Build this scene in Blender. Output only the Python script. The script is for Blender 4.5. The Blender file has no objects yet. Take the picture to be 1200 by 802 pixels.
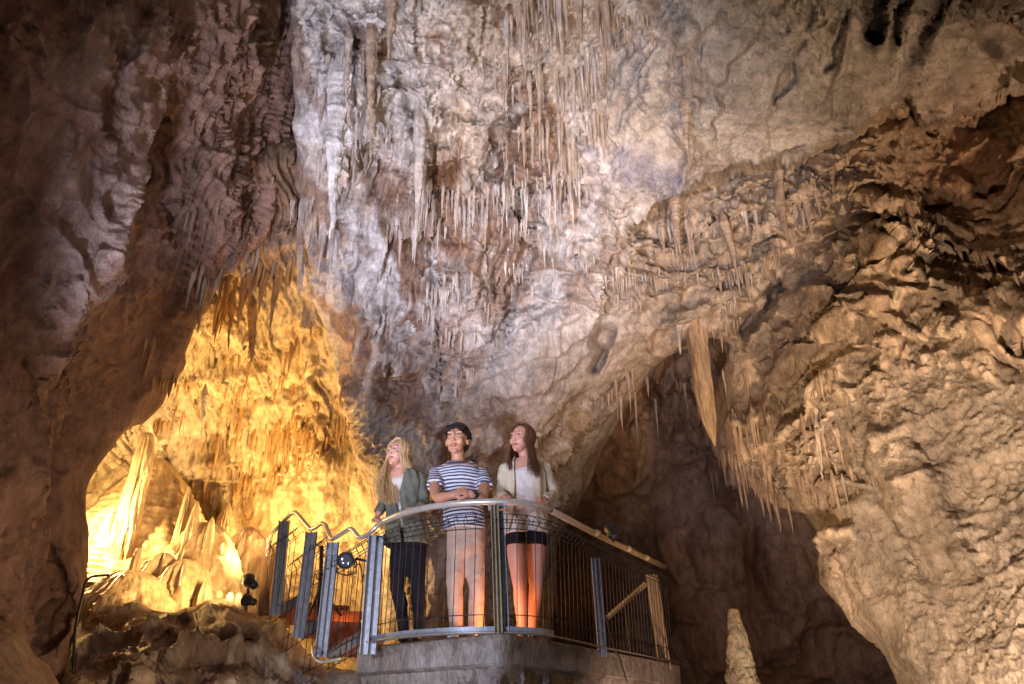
import bpy, bmesh, math, random
import numpy as np
from mathutils import Vector, Matrix

random.seed(7)
RNG = np.random.default_rng(11)
S = bpy.context.scene
COL = S.collection

# ------------------------------------------------------------------ camera
F = 880.0                       # focal length in photograph pixels (1200 wide)
PITCH = math.radians(27.4)
CAM = np.array([0.0, 0.0, 1.5])
FW = np.array([0.0, math.cos(PITCH), math.sin(PITCH)])
UP = np.array([0.0, -math.sin(PITCH), math.cos(PITCH)])
RT = np.array([1.0, 0.0, 0.0])
cd = bpy.data.cameras.new('camera')
cam = bpy.data.objects.new('camera', cd)
COL.objects.link(cam)
cam.location = CAM
cam.rotation_euler = (math.pi / 2 + PITCH, 0, 0)
cd.sensor_width = 36.0
cd.lens = 36.0 * F / 1200.0
cd.clip_start = 0.05
cd.clip_end = 200
S.camera = cam


def PD(px, py, D):
    """point on the ray of photograph pixel (px,py) at depth D along the view axis"""
    px = np.asarray(px, float); py = np.asarray(py, float); D = np.asarray(D, float)
    return (CAM + D[..., None] * FW + ((px - 600) / F * D)[..., None] * RT
            + ((401 - py) / F * D)[..., None] * UP)


def PY(px, py, Y):
    k = math.cos(PITCH) - (401 - py) / F * math.sin(PITCH)
    return PD(px, py, Y / k)


def PZ(px, py, Z):
    k = math.sin(PITCH) + (401 - py) / F * math.cos(PITCH)
    return PD(px, py, (Z - CAM[2]) / k)


# ------------------------------------------------------------------ world
w = bpy.data.worlds.new('World'); S.world = w
w.use_nodes = True
bg = w.node_tree.nodes['Background']
bg.inputs[0].default_value = (0.62, 0.42, 0.42, 1)
bg.inputs[1].default_value = 0.010
S.view_settings.view_transform = 'Standard'
S.view_settings.look = 'None'
S.view_settings.exposure = 0.0
S.view_settings.gamma = 1.0
S.render.engine = 'CYCLES'
S.cycles.use_denoising = True
S.cycles.max_bounces = 5
S.cycles.sample_clamp_indirect = 4.0


# ------------------------------------------------------------------ lamps of the show cave and added fills
def spot(name, loc, target, watts, col, deg=70, blend=0.6, rad=0.12):
    l = bpy.data.lights.new(name, 'SPOT'); l.energy = watts; l.color = col
    l.spot_size = math.radians(deg); l.spot_blend = blend; l.shadow_soft_size = rad
    o = bpy.data.objects.new(name, l); COL.objects.link(o)
    o.location = Vector(loc)
    o.rotation_euler = (Vector(target) - Vector(loc)).to_track_quat('-Z', 'Y').to_euler()
    return o


def point(name, loc, watts, col, rad=0.1):
    l = bpy.data.lights.new(name, 'POINT'); l.energy = watts; l.color = col
    l.shadow_soft_size = rad
    o = bpy.data.objects.new(name, l); COL.objects.link(o)
    o.location = Vector(loc)
    return o


COOL = (0.74, 0.76, 1.0)
WARM = (1.0, 0.66, 0.36)
YEL = (1.0, 0.64, 0.23)
spot('flood_cool', (-1.9, -0.8, 0.7), PD(570, 235, 8.0), 3500, (0.84, 0.80, 0.96), 44, 1.0)
spot('flood_cool_left', (-2.5, 3.4, 0.7), PD(470, 190, 7.8), 2300, (0.68, 0.72, 1.0), 52, 1.0)
spot('flood_cool_high', (0.0, 0.4, 0.5), PD(715, 235, 7.8), 1350, (0.92, 0.86, 0.95), 36, 1.0)
spot('flood_top', (0.8, 2.4, 0.4), PD(620, 60, 7.0), 620, (1.0, 0.84, 0.58), 62, 1.0)
spot('flood_platform', (-2.7, 1.2, 2.7), (-0.3, 6.3, 2.7), 560, (0.80, 0.80, 1.0), 38, 0.7, 0.35)
spot('flood_deck', (-1.9, 2.0, 0.9), (-0.9, 6.4, 2.2), 300, (0.68, 0.76, 1.0), 42, 0.7, 0.15)
spot('flood_right', (3.4, 2.6, 0.3), PD(1000, 350, 7.5), 1800, (1.0, 0.67, 0.42), 70, 0.9)
spot('flood_right_low', (0.7, 2.6, 0.4), PD(1130, 610, 6.0), 1400, (1.0, 0.74, 0.53), 50, 0.9)
spot('fill_left', (0.9, 0.2, 0.4), PD(130, 380, 6.0), 150, (1.0, 0.70, 0.62), 64, 1.0)  # weak unseen fill added for the left wall
spot('fill_slope', (0.2, 2.4, 0.6), PD(200, 765, 6.0), 420, (1.0, 0.74, 0.5), 70, 1.0)  # unseen fill added to lift the dark rock slope
spot('flood_stalagmite', (0.9, 3.4, 0.6), (1.58, 5.2, 1.9), 75, (1.0, 0.76, 0.5), 50, 1.0)
spot('flood_arch', (1.2, 6.0, 0.3), PD(800, 600, 12.5), 280, (1.0, 0.64, 0.45), 90, 1.0)
point('alcove_lamp', PD(96, 600, 8.9), 260, YEL, 0.08)
point('alcove_lamp_low', PD(300, 665, 10.3), 200, YEL, 0.08)
point('alcove_lamp_back', PD(395, 640, 10.1), 50, YEL, 0.08)
spot('alcove_uplight', PD(300, 690, 8.9), PD(290, 420, 10.6), 780, (1.0, 0.60, 0.20), 100, 1.0)
spot('alcove_flood', PY(286, 684, 7.7), PD(185, 590, 9.4), 420, YEL, 110, 0.9)
point('stair_lamp', PD(400, 742, 7.8), 6, (1.0, 0.45, 0.12), 0.06)


# ------------------------------------------------------------------ noise
_T = RNG.random((64, 64, 64)).astype(np.float32) * 2 - 1


def vnoise(p):
    """smooth value noise, p (N,3) -> (N,) in about -1..1"""
    q = np.floor(p); f = (p - q).astype(np.float32); i = q.astype(np.int64) & 63
    f = f * f * f * (f * (f * 6 - 15) + 10)
    x0, y0, z0 = i[:, 0], i[:, 1], i[:, 2]
    x1, y1, z1 = (x0 + 1) & 63, (y0 + 1) & 63, (z0 + 1) & 63
    fx, fy, fz = f[:, 0], f[:, 1], f[:, 2]
    a = _T[x0, y0, z0] * (1 - fx) + _T[x1, y0, z0] * fx
    b = _T[x0, y1, z0] * (1 - fx) + _T[x1, y1, z0] * fx
    c = _T[x0, y0, z1] * (1 - fx) + _T[x1, y0, z1] * fx
    d = _T[x0, y1, z1] * (1 - fx) + _T[x1, y1, z1] * fx
    return (a * (1 - fy) + b * fy) * (1 - fz) + (c * (1 - fy) + d * fy) * fz


_R = np.array([[0.80, 0.60, 0.0], [-0.48, 0.64, 0.6], [0.36, -0.48, 0.8]])


def fbm(p, oct=4, gain=0.5, lac=2.03):
    s = 0; a = 1.0; q = p
    for k in range(oct):
        s = s + a * vnoise(q + 17.3 * k); q = (q @ _R) * lac; a *= gain
    return s


def ridged(p, oct=4, gain=0.5, lac=2.1, rot=True):
    s = 0; a = 1.0; q = p; wgt = 1.0
    for k in range(oct):
        n = 1 - np.abs(vnoise(q + 9.1 * k)) * 1.6
        n = np.clip(n, 0, 1) ** 2 * wgt
        s = s + a * n; wgt = np.clip(n * 1.6, 0, 1)
        q = ((q @ _R) if rot else q) * lac; a *= gain
    return s


def drips(u, v, wid, L, seed, amp):
    """hanging drip curtains: narrow columns that swell downwards and stop short"""
    out = np.zeros_like(u)
    rs = np.random.default_rng(seed)
    ph = rs.random(4096); ln = rs.random(4096); off = rs.random(4096)
    for k in (0, 1):
        uu = u / wid + 0.5 * k + 31 * k
        i = np.floor(uu).astype(int)
        h = (i * 7 + 13 * k) & 4095
        Lc = L * (0.55 + 0.9 * ln[h])
        vv = -v / Lc + ph[h] * 9
        j = np.floor(vv).astype(int)
        t = vv - j
        g = (h * 31 + j * 17) & 4095
        cx = 0.5 + (off[g] - 0.5) * 0.3
        r = 0.42 * (1 - 0.75 * t ** 1.5) * (0.5 + 0.6 * ph[g])
        d = (uu - i - cx) / np.maximum(r, 0.03)
        body = np.sqrt(np.clip(1 - d * d, 0, 1)) * np.clip(t * 1.4, 0, 1) * (0.4 + 0.9 * ln[g])
        out = np.maximum(out, body)
    return out * amp


# ------------------------------------------------------------------ object helpers
def tag(o, label=None, cat=None, group=None, kind=None):
    if label: o['label'] = label
    if cat: o['category'] = cat
    if group: o['group'] = group
    if kind: o['kind'] = kind
    return o


def empty(name, loc, label=None, cat=None, group=None):
    o = bpy.data.objects.new(name, None); COL.objects.link(o)
    o.location = Vector(loc); o.empty_display_size = 0.1
    return tag(o, label, cat, group)


def link_mesh(name, me, mat=None, parent=None, smooth=True):
    if mat is not None:
        for m in (mat if isinstance(mat, (list, tuple)) else [mat]): me.materials.append(m)
    if smooth and len(me.polygons):
        me.polygons.foreach_set('use_smooth', [True] * len(me.polygons))
    o = bpy.data.objects.new(name, me); COL.objects.link(o)
    if parent is not None:
        o.parent = parent
        o.matrix_parent_inverse = Matrix.Translation(-Vector(parent.location))
    return o


def np_mesh(name, V, Fq):
    me = bpy.data.meshes.new(name)
    V = np.asarray(V, np.float32); Fq = np.asarray(Fq, np.int32)
    me.vertices.add(len(V)); me.vertices.foreach_set('co', V.ravel())
    n, k = Fq.shape
    me.loops.add(n * k); me.loops.foreach_set('vertex_index', Fq.ravel())
    me.polygons.add(n); me.polygons.foreach_set('loop_start', np.arange(n, dtype=np.int32) * k)
    me.update(calc_edges=True)
    return me


class MB:
    """collects shapes that become one mesh"""
    def __init__(s): s.V = []; s.F = []

    def add(s, V, Fs):
        b = len(s.V); s.V += [tuple(v) for v in V]; s.F += [tuple(i + b for i in f) for f in Fs]
        return s

    def tube(s, pts, r, n=8, cap=True, flat=None, jit=0.0):
        """tube through points; r number or list; flat=(axis vec, ratio)"""
        pts = [Vector(p) for p in pts]; m = len(pts)
        rs = [r] * m if not hasattr(r, '__len__') else list(r)
        prev = None; V = []; Fs = []
        for i, p in enumerate(pts):
            t = (pts[min(i + 1, m - 1)] - pts[max(i - 1, 0)])
            if t.length < 1e-9: t = Vector((0, 0, 1))
            t.normalize()
            if prev is None:
                a = Vector((0, 0, 1)) if abs(t.z) < 0.9 else Vector((1, 0, 0))
                u = t.cross(a).normalized()
            else:
                u = (prev - t * prev.dot(t))
                u = u.normalized() if u.length > 1e-6 else t.orthogonal().normalized()
            prev = u; v = t.cross(u)
            for k in range(n):
                a = 2 * math.pi * k / n
                d = (u * math.cos(a) + v * math.sin(a)) * rs[i] * (1 + (random.uniform(-jit, jit) if jit else 0))
                if flat is not None:
                    ax = Vector(flat[0]).normalized(); d -= ax * d.dot(ax) * (1 - flat[1])
                V.append(p + d)
        for i in range(m - 1):
            for k in range(n):
                k2 = (k + 1) % n
                Fs.append((i * n + k, i * n + k2, (i + 1) * n + k2, (i + 1) * n + k))
        if cap:
            Fs.append(tuple(reversed(range(n)))); Fs.append(tuple((m - 1) * n + k for k in range(n)))
        return s.add(V, Fs)

    def box(s, c, size, rot=None):
        R = rot if rot is not None else Matrix.Identity(3)
        V = [Vector(c) + R @ Vector((sx * size[0] / 2, sy * size[1] / 2, sz * size[2] / 2))
             for sx in (-1, 1) for sy in (-1, 1) for sz in (-1, 1)]
        Fs = [(0, 1, 3, 2), (4, 6, 7, 5), (0, 4, 5, 1), (2, 3, 7, 6), (0, 2, 6, 4), (1, 5, 7, 3)]
        return s.add(V, Fs)

    def loft(s, rings):
        """rings: list of lists of points, same count, closed, capped"""
        n = len(rings[0]); V = [p for r in rings for p in r]; Fs = []
        for i in range(len(rings) - 1):
            for k in range(n):
                k2 = (k + 1) % n
                Fs.append((i * n + k, i * n + k2, (i + 1) * n + k2, (i + 1) * n + k))
        Fs.append(tuple(reversed(range(n)))); Fs.append(tuple((len(rings) - 1) * n + k for k in range(n)))
        return s.add(V, Fs)

    def ell(s, c, r, B=None, nu=14, nv=10):
        """ellipsoid; r radii along basis B columns"""
        c = Vector(c); B = B or Matrix.Identity(3); V = []; Fs = []
        V.append(c + B @ Vector((0, 0, r[2])))
        for j in range(1, nv):
            t = math.pi * j / nv
            for k in range(nu):
                a = 2 * math.pi * k / nu
                V.append(c + B @ Vector((r[0] * math.sin(t) * math.cos(a), r[1] * math.sin(t) * math.sin(a), r[2] * math.cos(t))))
        V.append(c - B @ Vector((0, 0, r[2])))
        for k in range(nu): Fs.append((0, 1 + k, 1 + (k + 1) % nu))
        for j in range(nv - 2):
            for k in range(nu):
                a = 1 + j * nu + k; b = 1 + j * nu + (k + 1) % nu
                Fs.append((a, a + nu, b + nu, b))
        L = len(V) - 1; o = 1 + (nv - 2) * nu
        for k in range(nu): Fs.append((L, o + (k + 1) % nu, o + k))
        return s.add(V, Fs)

    def mesh(s, name):
        me = bpy.data.meshes.new(name); me.from_pydata(s.V, [], s.F); me.update()
        return me

    def build(s, name, mat, parent=None, smooth=True, bevel=0.0):
        o = link_mesh(name, s.mesh(name), mat, parent, smooth)
        if bevel:
            b = o.modifiers.new('bevel', 'BEVEL'); b.width = bevel; b.segments = 2; b.limit_method = 'ANGLE'
            o.data.polygons.foreach_set('use_smooth', [False] * len(o.data.polygons))
        return o


def apply_mods(o):
    dg = bpy.context.evaluated_depsgraph_get(); dg.update()
    me = bpy.data.meshes.new_from_object(o.evaluated_get(dg))
    o.modifiers.clear(); old = o.data; nm = old.name; o.data = me; bpy.data.meshes.remove(old); me.name = nm
    return o


# ------------------------------------------------------------------ materials
def new_mat(name):
    m = bpy.data.materials.new(name); m.use_nodes = True
    nt = m.node_tree; b = nt.nodes['Principled BSDF']
    return m, nt, b


def N(nt, t, **kw):
    n = nt.nodes.new(t)
    for k, v in kw.items():
        if hasattr(n, k): setattr(n, k, v)
        else: n.inputs[k].default_value = v
    return n


def rock_mat(name, use_attr=True, base=(0.45, 0.36, 0.28), base2=(0.3, 0.2, 0.13), rough=0.72, bump=1.0, fine=1.0,
             spec=0.35, sss=0.0, stretch=0.5):
    m, nt, b = new_mat(name)
    L = nt.links.new
    tc = N(nt, 'ShaderNodeNewGeometry')
    mp = N(nt, 'ShaderNodeMapping'); mp.inputs['Scale'].default_value = (1, 1, stretch)
    L(tc.outputs['Position'], mp.inputs[0])
    n1 = N(nt, 'ShaderNodeTexNoise'); n1.inputs['Scale'].default_value = 2.2; n1.inputs['Detail'].default_value = 9; n1.inputs['Roughness'].default_value = 0.68
    n1.inputs['Distortion'].default_value = 0.6
    n2 = N(nt, 'ShaderNodeTexNoise'); n2.inputs['Scale'].default_value = 46; n2.inputs['Detail'].default_value = 6; n2.inputs['Roughness'].default_value = 0.7
    n3 = N(nt, 'ShaderNodeTexVoronoi'); n3.inputs['Scale'].default_value = 44; n3.feature = 'SMOOTH_F1'
    n4 = N(nt, 'ShaderNodeTexNoise'); n4.inputs['Scale'].default_value = 9; n4.inputs['Detail'].default_value = 8; n4.inputs['Roughness'].default_value = 0.66
    for n in (n1, n2, n3, n4): L(mp.outputs[0], n.inputs['Vector'])
    if use_attr:
        at = N(nt, 'ShaderNodeAttribute', attribute_name='tint'); cbase = at.outputs['Color']
    else:
        mx = N(nt, 'ShaderNodeMix', data_type='RGBA'); mx.inputs['A'].default_value = (*base, 1); mx.inputs['B'].default_value = (*base2, 1)
        rr = N(nt, 'ShaderNodeMapRange'); rr.inputs[1].default_value = 0.35; rr.inputs[2].default_value = 0.65
        L(n1.outputs['Fac'], rr.inputs[0]); L(rr.outputs[0], mx.inputs['Factor']); cbase = mx.outputs['Result']
    # mottling of the mineral surface
    r1 = N(nt, 'ShaderNodeMapRange'); r1.inputs[1].default_value = 0.3; r1.inputs[2].default_value = 0.72; r1.inputs[3].default_value = 0.5; r1.inputs[4].default_value = 1.38
    L(n4.outputs['Fac'], r1.inputs[0])
    r2 = N(nt, 'ShaderNodeMapRange'); r2.inputs[1].default_value = 0.3; r2.inputs[2].default_value = 0.7; r2.inputs[3].default_value = 0.8; r2.inputs[4].default_value = 1.18
    L(n2.outputs['Fac'], r2.inputs[0])
    mu = N(nt, 'ShaderNodeMath', operation='MULTIPLY'); L(r1.outputs[0], mu.inputs[0]); L(r2.outputs[0], mu.inputs[1])
    vm = N(nt, 'ShaderNodeVectorMath', operation='SCALE'); L(cbase, vm.inputs[0]); L(mu.outputs[0], vm.inputs['Scale'])
    L(vm.outputs[0], b.inputs['Base Color'])
    n5 = N(nt, 'ShaderNodeTexNoise'); n5.inputs['Scale'].default_value = 1.3; n5.inputs['Detail'].default_value = 3; L(mp.outputs[0], n5.inputs['Vector'])
    r5 = N(nt, 'ShaderNodeMapRange'); r5.inputs[1].default_value = 0.4; r5.inputs[2].default_value = 0.62; r5.inputs[3].default_value = 0.15 * bump; r5.inputs[4].default_value = 1.15 * bump; L(n5.outputs['Fac'], r5.inputs[0])
    b1 = N(nt, 'ShaderNodeBump'); L(r5.outputs[0], b1.inputs['Strength']); b1.inputs['Distance'].default_value = 0.07
    L(n4.outputs['Fac'], b1.inputs['Height'])
    b2 = N(nt, 'ShaderNodeBump'); b2.inputs['Strength'].default_value = 0.8 * fine; b2.inputs['Distance'].default_value = 0.022
    L(n2.outputs['Fac'], b2.inputs['Height']); L(b1.outputs[0], b2.inputs['Normal'])
    b3 = N(nt, 'ShaderNodeBump'); b3.inputs['Strength'].default_value = 0.35 * fine; b3.inputs['Distance'].default_value = 0.02
    b3.invert = True
    L(n3.outputs['Distance'], b3.inputs['Height']); L(b2.outputs[0], b3.inputs['Normal'])
    L(b3.outputs[0], b.inputs['Normal'])
    rg = N(nt, 'ShaderNodeMapRange'); rg.inputs[1].default_value = 0.35; rg.inputs[2].default_value = 0.65; rg.inputs[3].default_value = rough - 0.28; rg.inputs[4].default_value = rough + 0.12
    L(n1.outputs['Fac'], rg.inputs[0]); L(rg.outputs[0], b.inputs['Roughness'])
    b.inputs['Specular IOR Level'].default_value = spec
    if sss:
        b.inputs['Subsurface Weight'].default_value = sss
        b.inputs['Subsurface Radius'].default_value = (0.06, 0.03, 0.015)
        b.inputs['Subsurface Scale'].default_value = 0.4
    return m


def plain_mat(name, col, rough=0.5, metal=0.0, spec=0.5, var=0.15, scale=30, bump=0.0, emit=None, emit_s=0, bscale=None):
    m, nt, b = new_mat(name); L = nt.links.new
    tc = N(nt, 'ShaderNodeNewGeometry')
    n = N(nt, 'ShaderNodeTexNoise'); n.inputs['Scale'].default_value = scale; n.inputs['Detail'].default_value = 5; n.inputs['Roughness'].default_value = 0.65
    L(tc.outputs['Position'], n.inputs['Vector'])
    r = N(nt, 'ShaderNodeMapRange'); r.inputs[1].default_value = 0.3; r.inputs[2].default_value = 0.7
    r.inputs[3].default_value = 1 - var; r.inputs[4].default_value = 1 + var
    L(n.outputs['Fac'], r.inputs[0])
    vm = N(nt, 'ShaderNodeVectorMath', operation='SCALE'); vm.inputs[0].default_value = col; L(r.outputs[0], vm.inputs['Scale'])
    L(vm.outputs[0], b.inputs['Base Color'])
    if bump:
        n2 = N(nt, 'ShaderNodeTexNoise'); n2.inputs['Scale'].default_value = bscale or scale; n2.inputs['Detail'].default_value = 4
        L(tc.outputs['Position'], n2.inputs['Vector'])
        bb = N(nt, 'ShaderNodeBump'); bb.inputs['Strength'].default_value = bump; bb.inputs['Distance'].default_value = 0.01
        L(n2.outputs['Fac'], bb.inputs['Height']); L(bb.outputs[0], b.inputs['Normal'])
    b.inputs['Roughness'].default_value = rough; b.inputs['Metallic'].default_value = metal
    b.inputs['Specular IOR Level'].default_value = spec
    return m


M_ROCK = rock_mat('cave_rock')
M_FLOW = rock_mat('flowstone', use_attr=False, base=(0.62, 0.48, 0.32), base2=(0.5, 0.34, 0.2), rough=0.45, bump=0.35, fine=0.35, spec=0.5, stretch=0.4)
M_FLOWP = rock_mat('flowstone_pink', use_attr=False, base=(0.55, 0.4, 0.3), base2=(0.36, 0.22, 0.14), rough=0.5, bump=0.6, fine=0.4, spec=0.5)
M_STAL = rock_mat('stalactite_tan', use_attr=False, base=(0.52, 0.41, 0.31), base2=(0.34, 0.23, 0.15), rough=0.6, bump=0.4, fine=0.5)
M_STALP = rock_mat('stalactite_pale', use_attr=False, base=(0.62, 0.56, 0.5), base2=(0.45, 0.34, 0.26), rough=0.6, bump=0.4, fine=0.6)
M_STALO = rock_mat('stalactite_ochre', use_attr=False, base=(0.55, 0.36, 0.17), base2=(0.4, 0.22, 0.09), rough=0.5, bump=0.4, fine=0.5)
M_BLADE = rock_mat('stalactite_broken', use_attr=False, base=(0.66, 0.50, 0.32), base2=(0.40, 0.24, 0.12), rough=0.5, bump=0.9, fine=0.9, stretch=0.25)
M_STALW = rock_mat('stalactite_white', use_attr=False, base=(0.72, 0.70, 0.68), base2=(0.58, 0.52, 0.46), rough=0.6, bump=0.5, fine=0.7)
M_STALM = rock_mat('stalagmite_grainy', use_attr=False, base=(0.74, 0.62, 0.45), base2=(0.60, 0.42, 0.25), rough=0.55, bump=1.0, fine=2.2)


# ------------------------------------------------------------------ rock shells
def tps(pts):
    """thin plate spline through (px,py,D)"""
    P = np.array(pts, float); X = P[:, :2] / 400.0; n = len(P)
    def K(r2): return np.where(r2 > 0, 0.5 * r2 * np.log(np.maximum(r2, 1e-12)), 0)
    d2 = ((X[:, None] - X[None]) ** 2).sum(-1)
    A = np.zeros((n + 3, n + 3)); A[:n, :n] = K(d2) + np.eye(n) * 0.004
    A[:n, n] = 1; A[:n, n + 1:] = X; A[n, :n] = 1; A[n + 1:, :n] = X.T
    w_ = np.linalg.solve(A, np.concatenate([P[:, 2], [0, 0, 0]]))
    def f(x, y):
        q = np.stack([x, y], -1) / 400.0; out = w_[n] + q @ w_[n + 1:]
        for i in range(n):
            out = out + w_[i] * K(((q - X[i]) ** 2).sum(-1))
        return out
    return f


def rough_poly(poly, step=10, amp=4.0, seed=0):
    pts = []; n = len(poly)
    for i in range(n):
        a = np.array(poly[i], float); b = np.array(poly[(i + 1) % n], float)
        k = max(1, int(np.hypot(*(b - a)) / (step if max(abs(a[0] - 600), abs(b[0] - 600)) < 760 else 60)))
        for j in range(k): pts.append(a + (b - a) * j / k)
    pts = np.array(pts)
    q = np.concatenate([pts / 38.0, np.full((len(pts), 1), seed * 3.7)], 1)
    q2 = q.copy(); q2[:, 2] += 50
    return pts + np.stack([fbm(q, 3, 0.6), fbm(q2, 3, 0.6)], -1) * amp


def poly_sd(px, py, poly):
    """signed distance (+ inside) and nearest boundary point"""
    x = px.ravel(); y = py.ravel()
    best = np.full(x.shape, 1e18); bx = np.zeros_like(x); by = np.zeros_like(x); ins = np.zeros(x.shape, bool)
    n = len(poly)
    for i in range(n):
        ax, ay = poly[i]; cx, cy = poly[(i + 1) % n]; ex, ey = cx - ax, cy - ay
        l2 = ex * ex + ey * ey + 1e-9
        t = np.clip(((x - ax) * ex + (y - ay) * ey) / l2, 0, 1)
        qx = ax + t * ex; qy = ay + t * ey; d = (x - qx) ** 2 + (y - qy) ** 2
        m = d < best; best[m] = d[m]; bx[m] = qx[m]; by[m] = qy[m]
        if ay != cy:
            c = ((ay > y) != (cy > y)) & (x < ex * (y - ay) / (cy - ay) + ax)
            ins ^= c
    sd = np.sqrt(best) * np.where(ins, 1, -1)
    return sd.reshape(px.shape), bx.reshape(px.shape), by.reshape(px.shape)


def axis(a, b, lo, hi, fine, coarse=14):
    """sample positions a..b, fine within lo..hi and coarse outside it"""
    out = []; x = a
    while x < b:
        out.append(x)
        x += fine if lo <= x <= hi else coarse
    out.append(b)
    return np.array(out)


def blob(px, py, cx, cy, sx, sy=None, ang=0):
    sy = sy or sx; dx = px - cx; dy = py - cy; a = math.radians(ang)
    u = dx * math.cos(a) + dy * math.sin(a); v = -dx * math.sin(a) + dy * math.cos(a)
    return np.exp(-((u / sx) ** 2 + (v / sy) ** 2))


def stroke_field(px, py, strokes):
    """strokes: (points, width_px, amp_m, kind); + = towards the viewer"""
    out = np.zeros(px.shape)
    jx = px + fbm(np.stack([px.ravel() / 26, py.ravel() / 26, np.zeros(px.size)], -1), 3).reshape(px.shape) * 7
    jy = py + fbm(np.stack([px.ravel() / 26, py.ravel() / 26, np.full(px.size, 9.)], -1), 3).reshape(px.shape) * 7
    for pts, wd, amp, kind in strokes:
        best = np.full(px.shape, 1e18); sgn = np.zeros(px.shape); tt = np.zeros(px.shape); n = len(pts) - 1
        for i in range(n):
            ax, ay = pts[i]; cx, cy = pts[i + 1]; ex, ey = cx - ax, cy - ay; l2 = ex * ex + ey * ey
            t = np.clip(((jx - ax) * ex + (jy - ay) * ey) / l2, 0, 1)
            d = (jx - ax - t * ex) ** 2 + (jy - ay - t * ey) ** 2
            s = ex * (jy - ay) - ey * (jx - ax)
            m = d < best; best[m] = d[m]; sgn[m] = np.sign(s[m]); tt[m] = (i + t[m]) / n
        d = np.sqrt(best); fade = np.clip(np.minimum(tt, 1 - tt) * 8 + 0.15, 0, 1)
        if kind == 'ridge': out += amp * fade * np.exp(-(d / wd) ** 2)
        elif kind == 'crack': out -= amp * fade * np.clip(1 - d / wd, 0, 1) ** 0.7
        elif kind == 'ledge':      # right-hand side (below when drawn left to right) drops back sharply, then recovers
            out -= amp * fade * np.where(sgn > 0, np.exp(-d / wd) * np.clip(d / 3.0, 0, 1), 0)
            out += 0.35 * amp * fade * np.where(sgn <= 0, np.exp(-d / (wd * 0.5)), 0)
    return out


def blur(a, r):
    for ax in (0, 1):
        pad = [(0, 0)] * 3; pad[ax] = (r + 1, r)
        c = np.cumsum(np.pad(a, pad, mode='edge'), axis=ax); n = a.shape[ax]; k = 2 * r + 1
        hi_ = np.take(c, np.arange(k, k + n), axis=ax); lo_ = np.take(c, np.arange(0, n), axis=ax)
        a = (hi_ - lo_) / k
    return a


def shell(name, poly, depth_pts, box, fine, detail, colour, strokes=(), label=None, fold=3.0, margin=42,
          R=0.45, W=38, amp=4.0, seed=0, lo=(-30, -30), hi=(1230, 832), extra=None):
    poly = rough_poly(poly, amp=amp, seed=seed)
    xs = axis(box[0], box[2], lo[0], hi[0], fine); ys = axis(box[1], box[3], lo[1], hi[1], fine)
    px, py = np.meshgrid(xs, ys)
    sd, bx, by = poly_sd(px, py, poly)
    out = np.clip(-sd, 0, None); inside = sd >= 0
    ux = np.where(inside, px, bx); uy = np.where(inside, py, by)
    D = tps(depth_pts)(ux, uy)
    t = np.clip(sd / W, 0, 1)
    D = D + R * (1 - np.sqrt(np.clip(1 - (1 - t) ** 2, 0, 1)))
    if len(strokes): D = D - stroke_field(ux, uy, strokes)
    if extra is not None: D = D + extra(ux, uy)
    o = out / margin
    D = D + fold * (o ** 1.6)
    # fold slightly inwards so that the silhouette stays where the outline is
    dx = bx - px; dy = by - py; ln = np.sqrt(dx * dx + dy * dy) + 1e-6
    k = np.where(inside, 0, out * 0.25)
    P = PD(ux + dx / ln * k, uy + dy / ln * k, D)
    shape = px.shape

    def normals(P):
        du = np.gradient(P, axis=1); dv = np.gradient(P, axis=0)
        n = np.cross(du, dv); l = np.linalg.norm(n, axis=-1, keepdims=True)
        n = n / np.maximum(l, 1e-9)
        view = CAM - P
        flip = (n * view).sum(-1) < 0
        n[flip & inside] *= -1
        v = view / np.linalg.norm(view, axis=-1, keepdims=True)
        n = np.where(inside[..., None], n, v)
        n = blur(n, 5) + v * 0.55
        n = n / np.maximum(np.linalg.norm(n, axis=-1, keepdims=True), 1e-9)
        return n * np.where(out > 0, np.clip(1 - out / margin, 0.2, 1), 1)[..., None]
    soft = (0.25 + 0.75 * np.clip(sd / W, 0, 1)).ravel()
    keep = sd > -margin - fine
    idx = np.where(keep.ravel())[0]
    flat = P.reshape(-1, 3)
    for stage in detail:
        Pn = normals(flat.reshape(*shape, 3)).reshape(-1, 3)
        q = flat[idx]
        d = stage(q, px.ravel()[idx], py.ravel()[idx])
        flat = flat.copy(); flat[idx] = q + Pn[idx] * (d * soft[idx])[:, None]
    # faces
    ids = np.full(px.size, -1, np.int64); ids[idx] = np.arange(len(idx)); G = ids.reshape(shape)
    a, b_, c, d_ = G[:-1, :-1], G[:-1, 1:], G[1:, 1:], G[1:, :-1]
    ok = (a >= 0) & (b_ >= 0) & (c >= 0) & (d_ >= 0)
    Fq = np.stack([a[ok], d_[ok], c[ok], b_[ok]], -1)
    V = flat[idx]
    me = np_mesh(name, V, Fq)
    colr = colour(V, px.ravel()[idx], py.ravel()[idx])
    ca = me.color_attributes.new('tint', 'FLOAT_COLOR', 'POINT')
    rgba = np.ones((len(V), 4), np.float32); rgba[:, :3] = np.clip(colr, 0.01, 0.9)
    ca.data.foreach_set('color', rgba.ravel())
    ob = link_mesh(name, me, M_ROCK)
    tag(ob, label, 'rock wall', None, 'structure')
    return ob


def col_mix(a, b, f): return np.asarray(a) * (1 - f[:, None]) + np.asarray(b) * f[:, None]


def sm(x, a, b): t = np.clip((x - a) / (b - a), 0, 1); return t * t * (3 - 2 * t)


SV = np.array([1, 1, 0.45])      # vertical stretch of the flow-marked rock

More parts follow.
